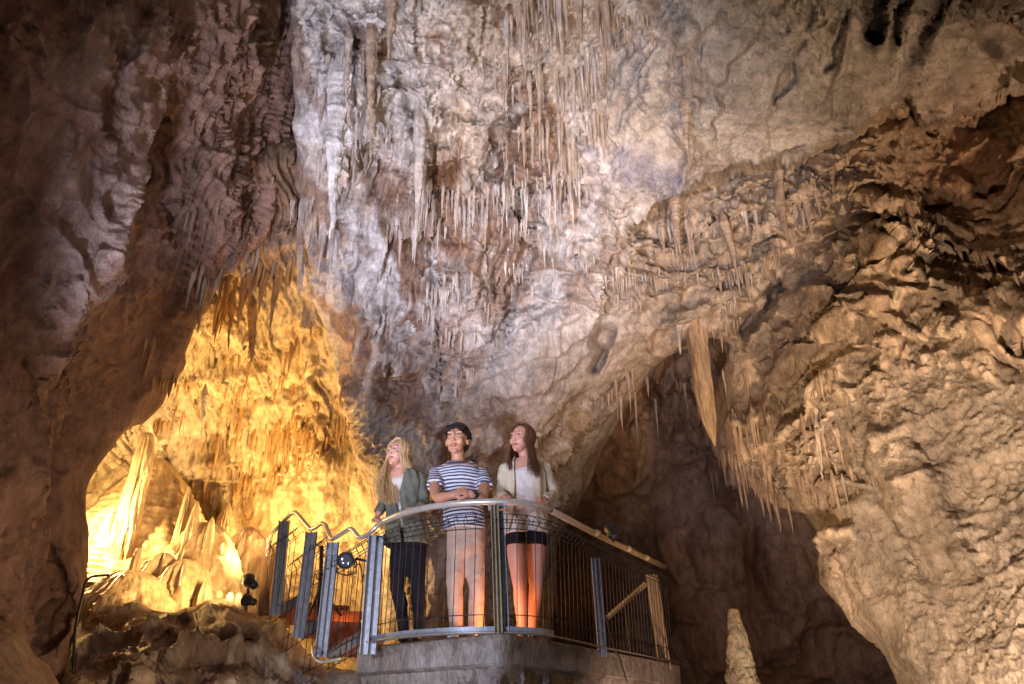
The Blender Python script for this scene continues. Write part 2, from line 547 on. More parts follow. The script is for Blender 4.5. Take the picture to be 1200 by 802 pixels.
# ---- centre + right mass (hanging bulge, ceiling, right wall) in one continuous surface
POLY_C = [(338, -260), (338, 0), (343, 100), (350, 200), (352, 290), (372, 360), (392, 420), (402, 480), (420, 540),
          (440, 600), (446, 680), (446, 830), (640, 830), (655, 640), (690, 565), (722, 500), (752, 452), (775, 425), (806, 402),
          (836, 396), (856, 402), (846, 432), (834, 480), (838, 525),
          (862, 562), (900, 590), (938, 602), (968, 602), (955, 640), (960, 682), (985, 706), (1012, 738),
          (1042, 768), (1056, 802), (1062, 1000), (1560, 1000), (1560, -260)]
DEP_C = [(345, -200, 6.6), (345, 0, 7.6), (345, 300, 9.0), (400, 450, 9.7), (450, 600, 10.0), (450, 800, 10.3), (560, 520, 9.1), (560, 400, 8.9),
         (640, 500, 9.0), (650, 600, 10.4), (640, 800, 10.6), (700, 440, 9.0), (730, 500, 11.2), (690, 560, 11.0), (760, 450, 10.3), (600, 300, 8.5), (500, 200, 8.3), (450, 330, 8.8),
         (400, 100, 7.6), (500, 0, 7.0), (500, -200, 5.6), (700, 0, 6.4), (600, 100, 7.4), (700, 200, 7.4), (800, 300, 7.9), (800, 390, 8.4), (760, 380, 8.5),
         (900, 0, 5.9), (900, -200, 4.6), (850, 180, 6.9), (1000, 100, 6.2), (1200, 0, 5.0), (1500, -200, 4), (1060, 140, 6.6), (950, 195, 7.2),
         (900, 320, 8.5), (1200, 160, 6.3), (1200, 300, 6.4), (1200, 420, 5.8), (1200, 600, 5.2), (1200, 800, 4.7), (1500, 500, 4.4), (1500, 900, 4),
         (1080, 600, 6.5), (1070, 800, 6.3), (950, 560, 8.2), (860, 500, 9.0), (965, 660, 7.6), (1000, 450, 7.4), (900, 420, 8.9),
         (1050, 300, 7.2), (1100, 220, 7.4)]
STR_C = [
    # boundary between grey ceiling and the ochre ledges below it
    ([(742, 268), (800, 225), (852, 208), (905, 196), (950, 182), (1000, 158), (1040, 138), (1066, 124), (1085, 148), (1130, 140), (1200, 112), (1300, 80)], 30, 0.55, 'ledge'),
    ([(770, 300), (830, 262), (890, 240), (960, 215), (1010, 190)], 16, 0.22, 'ledge'),
    ([(700, 330), (780, 322), (840, 300), (900, 285), (960, 262), (1040, 248), (1120, 290), (1200, 330)], 24, 0.35, 'ledge'),
    ([(600, 330), (650, 310), (720, 318), (790, 340), (850, 330), (905, 312)], 16, 0.25, 'ledge'),
    ([(600, 352), (660, 350), (720, 372), (770, 385), (800, 372)], 14, 0.16, 'ledge'),
    ([(1000, 262), (1040, 285), (1080, 330), (1130, 352), (1200, 385)], 9, 0.16, 'ridge'),
    ([(930, 330), (985, 372), (1020, 410), (1050, 455)], 14, 0.18, 'ridge'),
    ([(880, 420), (930, 400), (990, 395), (1060, 430)], 18, 0.15, 'ledge'),
    # dark hole and its rim left of the arch
    ([(712, 380), (703, 410), (695, 440)], 10, 0.6, 'crack'),
    ([(1040, 480), (1075, 560), (1110, 620), (1125, 660)], 20, 0.28, 'ridge'),
    ([(1025, 520), (1060, 610), (1090, 690)], 14, 0.16, 'crack'),
    ([(1085, 625), (1115, 632), (1135, 660), (1150, 690)], 12, 0.15, 'ledge'),
    # cracks in the grey ceiling at the top right
    ([(1022, -10), (1032, 30), (1020, 55)], 9, 0.35, 'crack'),
    ([(1062, -10), (1048, 40), (1045, 60)], 6, 0.22, 'crack'),
    ([(1110, 0), (1078, 45), (1074, 90)], 5, 0.15, 'crack'),
    ([(1000, 10), (985, 55), (970, 92)], 4, 0.10, 'crack'),
    ([(955, 5), (940, 55), (918, 110), (905, 130)], 4, 0.10, 'crack'),
    ([(620, 120), (588, 150), (572, 195), (555, 220)], 9, 0.4, 'crack'),
    ([(598, 70), (590, 130), (565, 190)], 14, 0.2, 'ridge'),
    ([(862, 398), (885, 372), (905, 350), (925, 332)], 12, 0.7, 'crack'),
    # ribs of the left flank
    ([(372, 20), (380, 100), (388, 200), (390, 250)], 10, 0.22, 'ridge'),
    ([(405, 20), (415, 90), (420, 140)], 9, 0.2, 'ridge'),
    ([(440, 0), (436, 80), (437, 190)], 8, 0.22, 'ridge'),
    ([(480, 120), (490, 200), (492, 290)], 12, 0.22, 'ridge'),
    ([(420, 110), (500, 108), (560, 118)], 12, 0.14, 'ledge'),
    ([(440, 160), (520, 170), (560, 215)], 12, 0.14, 'ledge'),
    ([(470, 220), (540, 225), (600, 232), (650, 205)], 16, 0.3, 'ledge'),
    ([(500, 250), (512, 330), (520, 420), (522, 470)], 14, 0.18, 'crack'),
    ([(540, 280), (556, 350), (575, 420)], 12, 0.16, 'ridge'),
    ([(600, 240), (625, 300), (595, 340), (580, 400)], 12, 0.2, 'crack'),
    ([(650, 560), (690, 500), (712, 462), (765, 420), (800, 400)], 10, 0.14, 'ridge'),
    ([(800, 20), (812, 95), (818, 130)], 6, 0.12, 'ridge'),
    ([(800, 130), (806, 190), (800, 225)], 6, 0.14, 'ridge'),
]


LIPX = [640, 742, 800, 852, 905, 950, 1000, 1040, 1066, 1085, 1130, 1200, 1500]
LIPY = [300, 268, 226, 208, 196, 182, 158, 138, 124, 148, 140, 112, 40]


def below_lip(px, py, wd=7.0):
    j = fbm(np.stack([px.ravel() / 30, py.ravel() / 60, np.full(px.size, 4.)], -1), 4, 0.6).reshape(px.shape) * 7
    yb = np.interp(px, LIPX, LIPY) + j
    return sm(py - yb, -wd * 0.5, wd * 0.5) * sm(px, 690, 790), np.clip(py - yb, 0, None)


def extra_c(px, py):
    '''ceiling lip that stands forward of the ochre ledges, plus stepped strata sweeping up to the right'''
    m, d = below_lip(px, py)
    out = 0.75 * m * np.exp(-d / 130.0)
    jj = fbm(np.stack([px.ravel() / 120, py.ravel() / 90, np.full(px.size, 2.)], -1), 4, 0.55).reshape(px.shape)
    # strata under the lip
    s_ = (py + 0.34 * px + jj * 34) / 47.0; f = s_ - np.floor(s_)
    reg = m * (1 - sm(py + 0.34 * px, 640, 740)) * sm(px, 690, 780) * (1 - 0.6 * sm(px, 980, 1060))
    out += reg * 0.34 * (np.clip(f / 0.16, 0, 1) * (1 - f) - 0.3)
    # slab steps on the big pale bulge
    s_ = (py + 0.55 * px + jj * 26) / 41.0; f = s_ - np.floor(s_)
    reg = np.clip(blob(px, py, 650, 430, 120, 70, -30) + blob(px, py, 560, 470, 70, 60), 0, 1)
    out += reg * 0.10 * (np.clip(f / 0.12, 0, 1) * (1 - f))
    # raking slabs on the grey ceiling
    s_ = (px + 0.45 * py + jj * 30) / 74.0; f = s_ - np.floor(s_)
    reg = (1 - m) * np.clip(blob(px, py, 940, 90, 190, 90), 0, 1)
    out += reg * 0.16 * (np.clip(f / 0.1, 0, 1) * (1 - f))
    # stepped blocks at the top between the ribs
    s_ = (py - 0.12 * px + jj * 22) / 38.0; f = s_ - np.floor(s_)
    reg = np.clip(blob(px, py, 500, 110, 80, 110), 0, 1)
    out += reg * 0.28 * (np.clip(f / 0.15, 0, 1) * (1 - f))
    # deep folds of the right wall, falling from the lip to the arch
    s_ = (px - 0.55 * py + jj * 30) / 92.0; f = s_ - np.floor(s_)
    reg = np.clip(blob(px, py, 1060, 300, 130, 110), 0, 1)
    out += reg * 0.2 * (np.clip(f / 0.3, 0, 1) * (1 - f))
    return out


def det_c1(q, px, py):
    flow = np.clip(blob(px, py, 470, 260, 170, 300) + blob(px, py, 920, 470, 120, 110) + blob(px, py, 650, 80, 120, 140), 0, 1)
    smooth_ = np.clip(blob(px, py, 640, 435, 110, 70, -30) * 1.2 + blob(px, py, 930, 90, 200, 80) * 1.2 + blob(px, py, 730, 200, 70, 70), 0, 1)
    rw = sm(px, 980, 1080) * sm(py, 380, 480)
    big = fbm(q * 0.55 + 3, 3) * 0.22 * (1 - 0.4 * rw)
    mid = (ridged(q * SV * 1.5 + 11, 5, 0.6) - 0.9) * 0.17 * (1 - 0.8 * rw) * (1 - 0.4 * sm(px, 860, 980))
    led = ridged((q * np.array([0.5, 0.7, 2.2])) + 5, 4) * 0.09
    return big + mid * (0.75 - 0.65 * smooth_) + led * (1 - flow) * (1 - 0.7 * smooth_) * (1 - 0.6 * rw)


def det_c2(q, px, py):
    flow = np.clip(blob(px, py, 450, 230, 120, 260) * 1.0 + blob(px, py, 540, 390, 110, 100) + blob(px, py, 915, 490, 100, 90) * 1.3
                   + blob(px, py, 650, 90, 110, 130) * 1.2 + blob(px, py, 560, 240, 120, 50), 0, 1)
    right = sm(px, 980, 1080) * sm(py, 380, 480)
    calm = 1 - 0.7 * np.clip(blob(px, py, 640, 435, 110, 70, -30) * 1.1 + blob(px, py, 950, 80, 210, 90) * 1.1 + blob(px, py, 735, 200, 70, 70), 0, 1)
    w1 = fbm(q * 1.4, 2)
    slant = 0.35 * sm(px, 840, 900)
    u = q[:, 0] + q[:, 1] * 0.25 + w1 * 0.09 + slant * (q[:, 2] - 6); v = q[:, 2]
    dr = np.maximum(drips(u, v, 0.13, 1.3, 3, 0.17), drips(u + 0.05, v, 0.07, 0.6, 8, 0.09))
    dr = np.maximum(dr, drips(u + 0.11, v, 0.26, 2.2, 5, 0.22))
    msk = sm(fbm(q * 0.9 + 40, 3), -0.35, 0.35)
    fine = (ridged(q * np.array([4.5, 4.5, 2.6]) + 3, 5, 0.66) - 0.9) * 0.062
    # sharp overhanging scales: noise terraces
    te = fbm(q * np.array([1.5, 1.5, 1.1]) + 60, 4, 0.55) * 3.0; te = te - np.floor(te)
    scale = (te ** 3) * 0.10 * (1 + 1.3 * blob(px, py, 510, 400, 90, 100)) * (1 - 0.7 * np.clip(blob(px, py, 640, 440, 90, 60, 40), 0, 1))
    tiny = fbm(q * 16, 4, 0.7) * 0.010
    lipm = sm(px, 820, 960) * sm(py + 0.38 * (px - 800) - 228, 0, 30) * (1 - np.clip(1.3 * blob(px, py, 915, 500, 105, 95), 0, 1))
    fine = fine * (1 - 0.6 * right) * (1 - 0.35 * lipm) + scale * (1 - 0.9 * right) * (1 - 0.65 * lipm)
    vary = 0.25 + 1.05 * sm(fbm(q * 0.75 + 90, 3), -0.45, 0.45)
    fine = fine * vary
    ribs = drips(q[:, 0] + q[:, 2] * 0.45 + w1 * 0.15, q[:, 2], 0.30, 1.6, 61, 0.16) * lipm * (1 - right)
    fine = fine + ribs
    coral = (ridged((q * np.array([9, 9, 13.0])) @ _R, 4, 0.62) * 0.02 + fbm(q * np.array([3, 3, 4]), 6, 0.68) * 0.018)
    return dr * flow * (0.25 + 0.75 * msk) * 1.35 + fine * 1.2 * calm * (1 - 0.4 * flow) + tiny + coral * right


def colour_c(V, px, py):
    n1 = fbm(V * 0.8 + 70, 4); n2 = fbm(V * SV * 2.6 + 20, 4); n3 = ridged(V * SV * 3 + 4, 3)
    pale = np.array([0.55, 0.50, 0.46]); tan = np.array([0.55, 0.43, 0.31]); brown = np.array([0.24, 0.13, 0.07]); grey = np.array([0.27, 0.235, 0.205])
    c = np.tile(pale, (len(V), 1))
    ochre = blob(px, py, 650, 70, 110, 130) * 1.0 + blob(px, py, 560, 30, 110, 60) * 0.6 + blob(px, py, 540, 180, 60, 60) * 0.6
    right = below_lip(px, py)[0] * sm(px + 0.5 * (py - 250), 690, 830)
    c = col_mix(c, tan, np.clip(ochre + 1.0 * right + sm(n1, -0.1, 0.8) * 0.5, 0, 1))  # tan under the lip puts the warm lamp light into the colour
    low = blob(px, py, 430, 420, 110, 110) * 0.9 + blob(px, py, 520, 360, 110, 110) * 0.5 + blob(px, py, 520, 240, 150, 60) * 0.5
    c = col_mix(c, np.array([0.36, 0.23, 0.16]), np.clip(low * sm(n1 + n2 * 0.6, -0.7, 0.5), 0, 0.9))
    lowr = sm(px, 940, 1040) * sm(py, 360, 480)
    c = col_mix(c, np.array([0.60, 0.50, 0.40]), lowr * 0.9)
    c = col_mix(c, brown, (1 - 0.6 * lowr) * np.clip(sm(n2, -0.05, 0.5) * (0.6 + 0.4 * ochre + 0.3 * blob(px, py, 470, 330, 150, 200) - 0.25 * right), 0, 1) * (1 - 0.8 * np.clip(blob(px, py, 640, 430, 110, 70, -30) + blob(px, py, 740, 200, 70, 60), 0, 1)))
    c = col_mix(c, grey, np.clip(blob(px, py, 990, 60, 230, 120) * 1.4, 0, 0.95) * (1 - right))  # dimmer light above the lip is put into this grey
    c = col_mix(c, np.array([0.30, 0.17, 0.10]), np.clip(blob(px, py, 1140, 200, 90, 70) * 0.9, 0, 1))
    # purple-grey patches on the ceiling
    for x, y, sx, sy in ((732, 182, 9, 14), (752, 195, 11, 22), (766, 208, 9, 14), (790, 212, 16, 16), (735, 205, 10, 10), (690, 175, 8, 6)):
        c = col_mix(c, np.array([0.27, 0.24, 0.26]), np.clip(blob(px, py, x, y, sx, sy, 20) * 1.1, 0, 0.85))
    # near-black streaks at the top right, mostly along the cracks
    for x, y, sx, sy, a in ((1026, 25, 11, 42, 4), (1052, 30, 6, 45, 14), (1090, 40, 6, 60, 22), (1160, 75, 9, 16, -20), (985, 60, 4, 50, 14)):
        c = col_mix(c, np.array([0.05, 0.035, 0.03]), np.clip(blob(px, py, x, y, sx, sy, a) * 1.5, 0, 0.9))
    return c * (1 + 0.12 * n3[:, None] - 0.08)


shell('cave_ceiling', POLY_C, DEP_C, (290, -260, 1560, 1000), 1.9, [det_c1, det_c2], colour_c, STR_C,
      'pale grey and ochre bulging rock ceiling and right wall of the cave', seed=1, extra=extra_c)

# ---- left wall
POLY_L = [(375, -260), (370, 0), (366, 120), (352, 215), (312, 280), (262, 335), (238, 372), (222, 425), (198, 468), (160, 502),
          (128, 528), (108, 560), (102, 610), (106, 660), (100, 700), (84, 745), (78, 802), (60, 1000), (-420, 1000), (-420, -260)]
DEP_L = [(320, -200, 7.6), (325, 0, 8.5), (330, 150, 9.1), (370, 100, 9.5), (255, 60, 7.0), (255, 200, 7.7), (300, 280, 8.7), (240, 360, 8.3), (180, 470, 7.8), (110, 580, 7.2), (95, 700, 6.6),
         (200, 0, 6.3), (190, 200, 7.2), (170, 330, 7.0), (130, 0, 5.4), (120, 200, 5.6), (100, 330, 5.8), (60, 450, 5.9), (20, 300, 5.0), (0, 0, 4.5), (0, 200, 4.6), (0, 500, 4.9),
         (60, 600, 6.1), (30, 720, 5.8), (0, 800, 5.5), (-350, 200, 3), (-350, 900, 3.2)]
STR_L = [([(200, -10), (160, 90), (136, 180), (130, 260), (108, 322), (92, 350)], 16, 0.35, 'ridge'),
         ([(215, 40), (180, 180), (150, 270), (120, 320), (95, 360), (60, 440), (20, 500)], 12, 0.3, 'crack'),
         ([(190, 130), (200, 200), (203, 280)], 9, 0.3, 'crack'),
         ([(180, 300), (165, 340), (140, 400)], 8, 0.16, 'crack'),
         ([(22, 405), (15, 450), (5, 500)], 14, 0.4, 'crack'),
         ([(60, 420), (80, 470), (62, 540), (30, 580)], 16, 0.25, 'crack'),
         ([(0, 615), (40, 625), (60, 680), (70, 760)], 16, 0.4, 'crack'),
         ([(80, 640), (88, 700), (60, 760)], 9, 0.5, 'crack'),
         ([(50, 560), (70, 620), (90, 650)], 14, 0.18, 'ridge'),
         ([(170, 90), (215, 95), (250, 88)], 14, 0.18, 'ledge'),
         ([(300, 0), (310, 60), (305, 130)], 12, 0.2, 'ridge'),
         ([(262, 120), (270, 220), (255, 300)], 14, 0.18, 'ridge')]


def det_l1(q, px, py):
    u = q[:, 0] * 0.8 + q[:, 1] * 0.6 + 0.14 * q[:, 2]
    w = np.stack([u * 1.15, q[:, 1] * 0.1, q[:, 2] * 0.22], -1)
    return fbm(q * 0.6 + 8, 3) * 0.16 + (ridged(w + 3, 3, 0.5, rot=False) - 0.8) * 0.30 + (ridged(q * SV * 1.6 + 21, 5, 0.6) - 0.9) * 0.06


def det_l2(q, px, py):
    flow = sm(px, 180, 260)
    w1 = fbm(q * 1.4, 2); u = q[:, 1] * 0.8 + q[:, 0] + w1 * 0.1
    dr = np.maximum(drips(u, q[:, 2], 0.12, 1.2, 13, 0.14), drips(u, q[:, 2], 0.22, 2, 14, 0.16))
    sl = q @ np.array([[0.9, 0, -0.4], [0, 1, 0], [0.4, 0, 0.9]])
    fine = (ridged(sl * np.array([4.5, 3.5, 2.4]) + 3, 5, 0.66) - 0.9) * 0.055
    return dr * flow + fine + fbm(q * 15, 3) * 0.008


def colour_l(V, px, py):
    n1 = fbm(V * 0.7 + 33, 4); n2 = fbm(V * SV * 2.4 + 9, 4)
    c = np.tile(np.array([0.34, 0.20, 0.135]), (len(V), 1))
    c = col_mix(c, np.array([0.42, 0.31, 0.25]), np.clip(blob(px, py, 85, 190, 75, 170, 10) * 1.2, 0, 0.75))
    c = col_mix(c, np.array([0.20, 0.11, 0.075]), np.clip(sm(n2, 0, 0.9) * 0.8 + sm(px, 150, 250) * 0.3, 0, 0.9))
    return c


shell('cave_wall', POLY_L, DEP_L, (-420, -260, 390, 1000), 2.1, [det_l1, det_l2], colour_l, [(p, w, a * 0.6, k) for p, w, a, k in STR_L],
      'dark brown folded rock wall filling the left side of the cave', seed=2, amp=6.5, fold=0.7, W=22, R=0.14)

# ---- yellow-lit alcove: sloping roof and back wall
POLY_A = [(60, 160), (520, 160), (520, 860), (60, 860)]
DEP_A = [(60, 160, 8.6), (250, 250, 9.0), (340, 180, 8.8), (340, 300, 9.3), (260, 360, 9.6), (400, 360, 10.2), (200, 450, 10.8), (320, 450, 11.0), (150, 520, 10.6),
         (300, 560, 11.5), (400, 560, 10.9), (440, 600, 10.8), (250, 600, 11.8), (100, 600, 10.4), (350, 700, 11.8), (100, 800, 11), (500, 800, 11), (500, 300, 10.6)]


def det_a1(q, px, py):
    return fbm(q * 0.7 + 5, 3) * 0.2 + (ridged(q * SV * 1.5 + 2, 4) - 0.8) * 0.10


def det_a2(q, px, py):
    w1 = fbm(q * 1.3, 2); u = q[:, 0] + w1 * 0.12
    up_ = 1 - sm(py, 520, 600)
    dr = np.maximum(drips(u, q[:, 2], 0.15, 1.5, 23, 0.22), drips(u, q[:, 2], 0.08, 0.8, 24, 0.12)) * (0.3 + 0.7 * up_)
    d2 = np.maximum(drips(u + 0.3, q[:, 2], 0.06, 0.55, 43, 0.10), drips(u + 0.7, q[:, 2], 0.10, 0.9, 44, 0.15))
    dr = np.maximum(dr, d2 * (0.35 + 0.65 * up_))
    return dr * (1 - 0.3 * sm(px, 350, 380)) + (ridged(q * np.array([5.0, 5, 1.4]), 5, 0.66, rot=False) - 0.9) * 0.03


def colour_a(V, px, py):
    n2 = fbm(V * SV * 2.0 + 9, 4)
    c = np.tile(np.array([0.56, 0.43, 0.27]), (len(V), 1))
    c = col_mix(c, np.array([0.56, 0.46, 0.38]), np.clip(blob(px, py, 190, 520, 50, 70), 0, 1) * 0.8)
    c = col_mix(c, np.array([0.28, 0.16, 0.07]), sm(n2, 0.1, 0.9) * 0.8)
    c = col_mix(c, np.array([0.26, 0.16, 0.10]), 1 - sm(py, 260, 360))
    return c


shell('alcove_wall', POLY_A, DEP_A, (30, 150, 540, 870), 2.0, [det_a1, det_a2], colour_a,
      [([(355, 360), (362, 450), (368, 560), (380, 660)], 22, 0.3, 'ridge'), ([(345, 380), (348, 480), (352, 600)], 8, 0.2, 'crack'),
       ([(230, 440), (290, 470), (350, 450)], 14, 0.25, 'ledge'), ([(170, 545), (250, 565), (340, 555)], 14, 0.3, 'ledge')],
      'ochre back wall and roof of the lit alcove at the left', seed=3)

# ---- dark hollow behind the arch
POLY_B = [(560, 260), (1180, 260), (1180, 1000), (560, 1000)]
DEP_B = [(560, 300, 11.6), (700, 420, 11.8), (800, 400, 11.0), (700, 600, 13.5), (850, 560, 13.2), (830, 480, 12.4), (950, 600, 12.6), (1100, 600, 11.5), (800, 800, 13.5),
         (1000, 800, 12.8), (600, 800, 13), (1100, 300, 10.8), (1150, 900, 11.5), (850, 700, 12.6)]


def det_b1(q, px, py):
    return fbm(q * 0.5 + 5, 3) * 0.45 + (ridged(q * SV * 1.1 + 2, 4) - 0.8) * 0.25


def det_b2(q, px, py):
    w1 = fbm(q * 1.3, 2); u = q[:, 0] + w1 * 0.12; up_ = 1 - sm(py, 480, 560)
    return drips(u, q[:, 2], 0.16, 1.4, 33, 0.2) * up_ + (ridged(q * np.array([3.0, 3, 2.0]), 5, 0.66) - 0.9) * 0.07


def colour_b(V, px, py):
    n2 = fbm(V * SV * 1.6 + 9, 4)
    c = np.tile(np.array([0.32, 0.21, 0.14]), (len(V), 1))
    c = col_mix(c, np.array([0.42, 0.35, 0.36]), np.clip(blob(px, py, 840, 640, 60, 120) * 0.9, 0, 1))  # purplish light on the rear wall, put into the colour
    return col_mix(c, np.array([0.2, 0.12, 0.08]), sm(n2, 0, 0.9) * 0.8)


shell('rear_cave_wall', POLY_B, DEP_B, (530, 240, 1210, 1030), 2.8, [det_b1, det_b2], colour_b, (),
      'dark brown rear rock wall seen through the arch', seed=4)

# ---- rocky slope at the lower left, in front of the alcove
POLY_G = [(70, 800), (84, 740), (104, 700), (140, 690), (176, 712), (205, 716), (240, 704), (262, 700), (300, 716), (332, 730), (352, 752),
          (372, 772), (400, 782), (450, 790), (640, 800), (800, 812), (820, 1000), (40, 1000)]
DEP_G = [(84, 750, 6.9), (140, 695, 7.6), (240, 705, 7.4), (330, 735, 7.2), (372, 775, 6.9), (150, 800, 5.9), (250, 800, 5.7), (330, 800, 6.0),
         (450, 800, 6.3), (640, 810, 6.3), (800, 820, 8.2), (200, 960, 4.4), (600, 980, 5.4), (800, 990, 7), (190, 745, 6.6), (280, 750, 6.5)]


def det_g1(q, px, py):
    return fbm(q * 0.9 + 15, 3) * 0.14 + (ridged(q * 2.0 + 2, 5, 0.6) - 0.9) * 0.15


def det_g2(q, px, py):
    return (ridged(q * np.array([5.0, 5, 3.4]) + 3, 5, 0.6) - 0.9) * 0.06 + fbm(q * 15, 3) * 0.01


def colour_g(V, px, py):
    n2 = fbm(V * 2.4 + 9, 4)
    c = np.tile(np.array([0.50, 0.38, 0.27]), (len(V), 1))
    c = col_mix(c, np.array([0.5, 0.46, 0.42]), sm(px, 250, 340) * 0.7)
    return col_mix(c, np.array([0.2, 0.13, 0.09]), sm(n2, 0, 0.8) * 0.8)


shell('rock_slope', POLY_G, DEP_G, (20, 660, 860, 1030), 2.0, [det_g1, det_g2], colour_g,
      [([(236, 712), (200, 750), (180, 800)], 12, 0.3, 'crack'), ([(300, 725), (290, 760), (310, 800)], 9, 0.2, 'crack'),
       ([(250, 715), (300, 735), (345, 765)], 12, 0.15, 'ridge')],
      'jumbled brown rock slope below the lit alcove', seed=5, R=0.3, fold=1.2)

# ---- smooth shoulder in the lower left corner
shell('rock_shoulder', [(-300, 690), (-20, 715), (30, 742), (62, 785), (90, 840), (110, 1000), (-300, 1000)],
      [(-200, 700, 4.4), (0, 730, 4.4), (60, 790, 4.4), (0, 800, 4.0), (-250, 950, 3.2), (80, 950, 3.8)], (-300, 660, 140, 1000), 2.4,
      [lambda q, px, py: fbm(q * 1.2 + 4, 4) * 0.05 + fbm(q * 9, 3) * 0.008],
      lambda V, px, py: col_mix(np.array([0.40, 0.27, 0.17]), np.array([0.28, 0.17, 0.1]), sm(fbm(V * 3, 3), -0.4, 0.6)),
      (), 'smooth brown rock shoulder in the bottom left corner', seed=6, fold=1.0)

# ---- cave floor below everything
gx = np.linspace(-14, 14, 90); gy = np.linspace(-8, 17, 90); X, Y = np.meshgrid(gx, gy)
Vf = np.stack([X.ravel(), Y.ravel(), np.zeros(X.size)], -1)
Vf[:, 2] = fbm(Vf * 0.6, 4) * 0.12 - 0.1
Gi = np.arange(X.size).reshape(X.shape)
fl = np_mesh('cave_floor', Vf, np.stack([Gi[:-1, :-1].ravel(), Gi[:-1, 1:].ravel(), Gi[1:, 1:].ravel(), Gi[1:, :-1].ravel()], -1))
M_FLOOR = rock_mat('floor_rock', use_attr=False, base=(0.3, 0.2, 0.14), base2=(0.2, 0.13, 0.09))
tag(link_mesh('cave_floor', fl, M_FLOOR), 'uneven brown cave floor', 'ground', None, 'structure')

bpy.context.view_layer.update()
DG = bpy.context.evaluated_depsgraph_get()


def hit(px, py):
    p = PD(px, py, 1.0); d = Vector(p - CAM).normalized()
    ok, loc, nor, fi, ob, mt = S.ray_cast(DG, Vector(CAM) + d * 0.2, d)
    return (loc, nor, ob) if ok else (None, None, None)


def axis_depth(p): return float((np.array(p) - CAM) @ FW)


# ------------------------------------------------------------------ stalactites and stalagmites
def spike(length, r0, down=True, n=9, seg=12, wob=0.1, bend=0.0, ridge=0.12, flat=1.0, tip=0.04, power=0.85):
    """speleothem around the origin: root slightly behind the origin, tip at -z (or +z)"""
    V = []; Fs = []; s = -1 if down else 1
    ph = [random.uniform(0, 6.28) for _ in range(4)]; rr = [1 + random.uniform(-ridge, ridge) for _ in range(n)]
    ax = random.uniform(0, 6.28)
    up_ = 0.16 if down else 0.0
    for i in range(seg + 1):
        t = i / seg
        if down and i == 0: z = up_ * length + r0; r = r0 * 0.15
        elif down and i == 1: z = 0.45 * (up_ * length + r0); r = r0 * 0.72
        else:
            t = (i - 2) / (seg - 2) if down else t
            z = s * t * length
            r = r0 * ((1 - t) ** power * (1 - tip) + tip) * (1 + 0.14 * math.sin(t * 17 + ph[0]) * wob * 4 + random.uniform(-1, 1) * wob * 0.6)
        cx = bend * t * t * math.cos(ax) + r0 * wob * 1.2 * math.sin(t * 6 + ph[1]); cy = bend * t * t * math.sin(ax) + r0 * wob * math.sin(t * 5 + ph[2])
        for k in range(n):
            a = 2 * math.pi * k / n
            V.append((cx + r * rr[k] * math.cos(a), cy + r * rr[k] * math.sin(a) * flat, z))
    for i in range(seg):
        for k in range(n):
            k2 = (k + 1) % n; q = (i * n + k, i * n + k2, (i + 1) * n + k2, (i + 1) * n + k)
            Fs.append(q if not down else q[::-1])
    top = tuple(range(seg * n, seg * n + n)); Fs.append(top if not down else top[::-1])
    return V, Fs


SPIKES = []   # (size_px, matrix loc, V, F, mat, group)


def hang(px, py, len_px, w_px, mat, key, **kw):
    loc, nor, ob = hit(px, py)
    if loc is None: return
    D = axis_depth(loc)
    L = len_px / F * D / max(0.25, math.cos(PITCH) * 1.0); r = w_px * 0.5 / F * D
    V, Fs = spike(L, r, **kw)
    d = (Vector(CAM) - loc).normalized()
    SPIKES.append((len_px * w_px, loc + d * r * 0.15, V, Fs, mat, key, (px, py, len_px, w_px)))


def scatter(n, key, mat, where, ln, wd, **kw):
    x = None
    for _ in range(n):
        if x is None or random.random() < 0.2: cx_, cy_ = where(); big_ = random.uniform(0.35, 1.0)
        x = cx_ + random.gauss(0, 9); y = cy_ + random.gauss(0, 5)
        t = (random.random() ** 2) * big_
        l = ln[0] + (ln[1] - ln[0]) * t
        hang(x, y, l, wd[0] + (wd[1] - wd[0]) * (0.6 * t + 0.4 * random.random()), mat, key, n=7, seg=10, wob=random.uniform(0.05, 0.14), **kw)


def along(pts, jy=6):
    def f():
        i = random.randrange(len(pts) - 1); t = random.random()
        return (pts[i][0] + (pts[i + 1][0] - pts[i][0]) * t, pts[i][1] + (pts[i + 1][1] - pts[i][1]) * t + random.uniform(-jy, jy))
    return f


def area(x0, y0, x1, y1): return lambda: (random.uniform(x0, x1), random.uniform(y0, y1))


G_ALC = ("the alcove fringe", 'stalactites of the lit alcove')
G_ALB = ("the alcove's low fringe", 'low fringe at the back of the alcove')
G_TOP = ("the brown cluster", 'stalactites of the top centre cluster')
G_MID = ("the pale row", 'stalactites across the grey bulge')
G_STRAW = ("the straws", 'straw stalactites under the pale ledges')
G_ARCH = ("the arch", 'stalactites of the dark arch')
G_RIGHT = ("the drooping curtain", 'stalactite curtain right of the arch')
G_FAR = ("the shaded ledges", 'stalactites of the upper right ledges')
G_FLANK = ("the left flank", 'stalactites of the left flank')
scatter(34, G_ALC, M_STALO, along([(236, 372), (262, 342), (300, 318), (345, 322)], 14), (18, 75), (4, 11))
scatter(60, G_ALC, M_STALO, area(170, 400, 350, 520), (14, 60), (3, 8))
scatter(18, G_ALC, M_STALO, area(355, 380, 400, 520), (10, 36), (3, 6))
scatter(34, G_ALB, M_STALO, along([(222, 582), (255, 572), (290, 562), (350, 578)], 14), (12, 34), (3, 8))
scatter(130, G_TOP, M_STAL, area(585, -20, 715, 180), (22, 105), (3.5, 11))
scatter(30, G_TOP, M_STALP, area(600, -20, 700, 160), (22, 90), (3.5, 9))
scatter(22, G_TOP, M_STAL, area(700, 0, 790, 60), (12, 40), (3, 7))
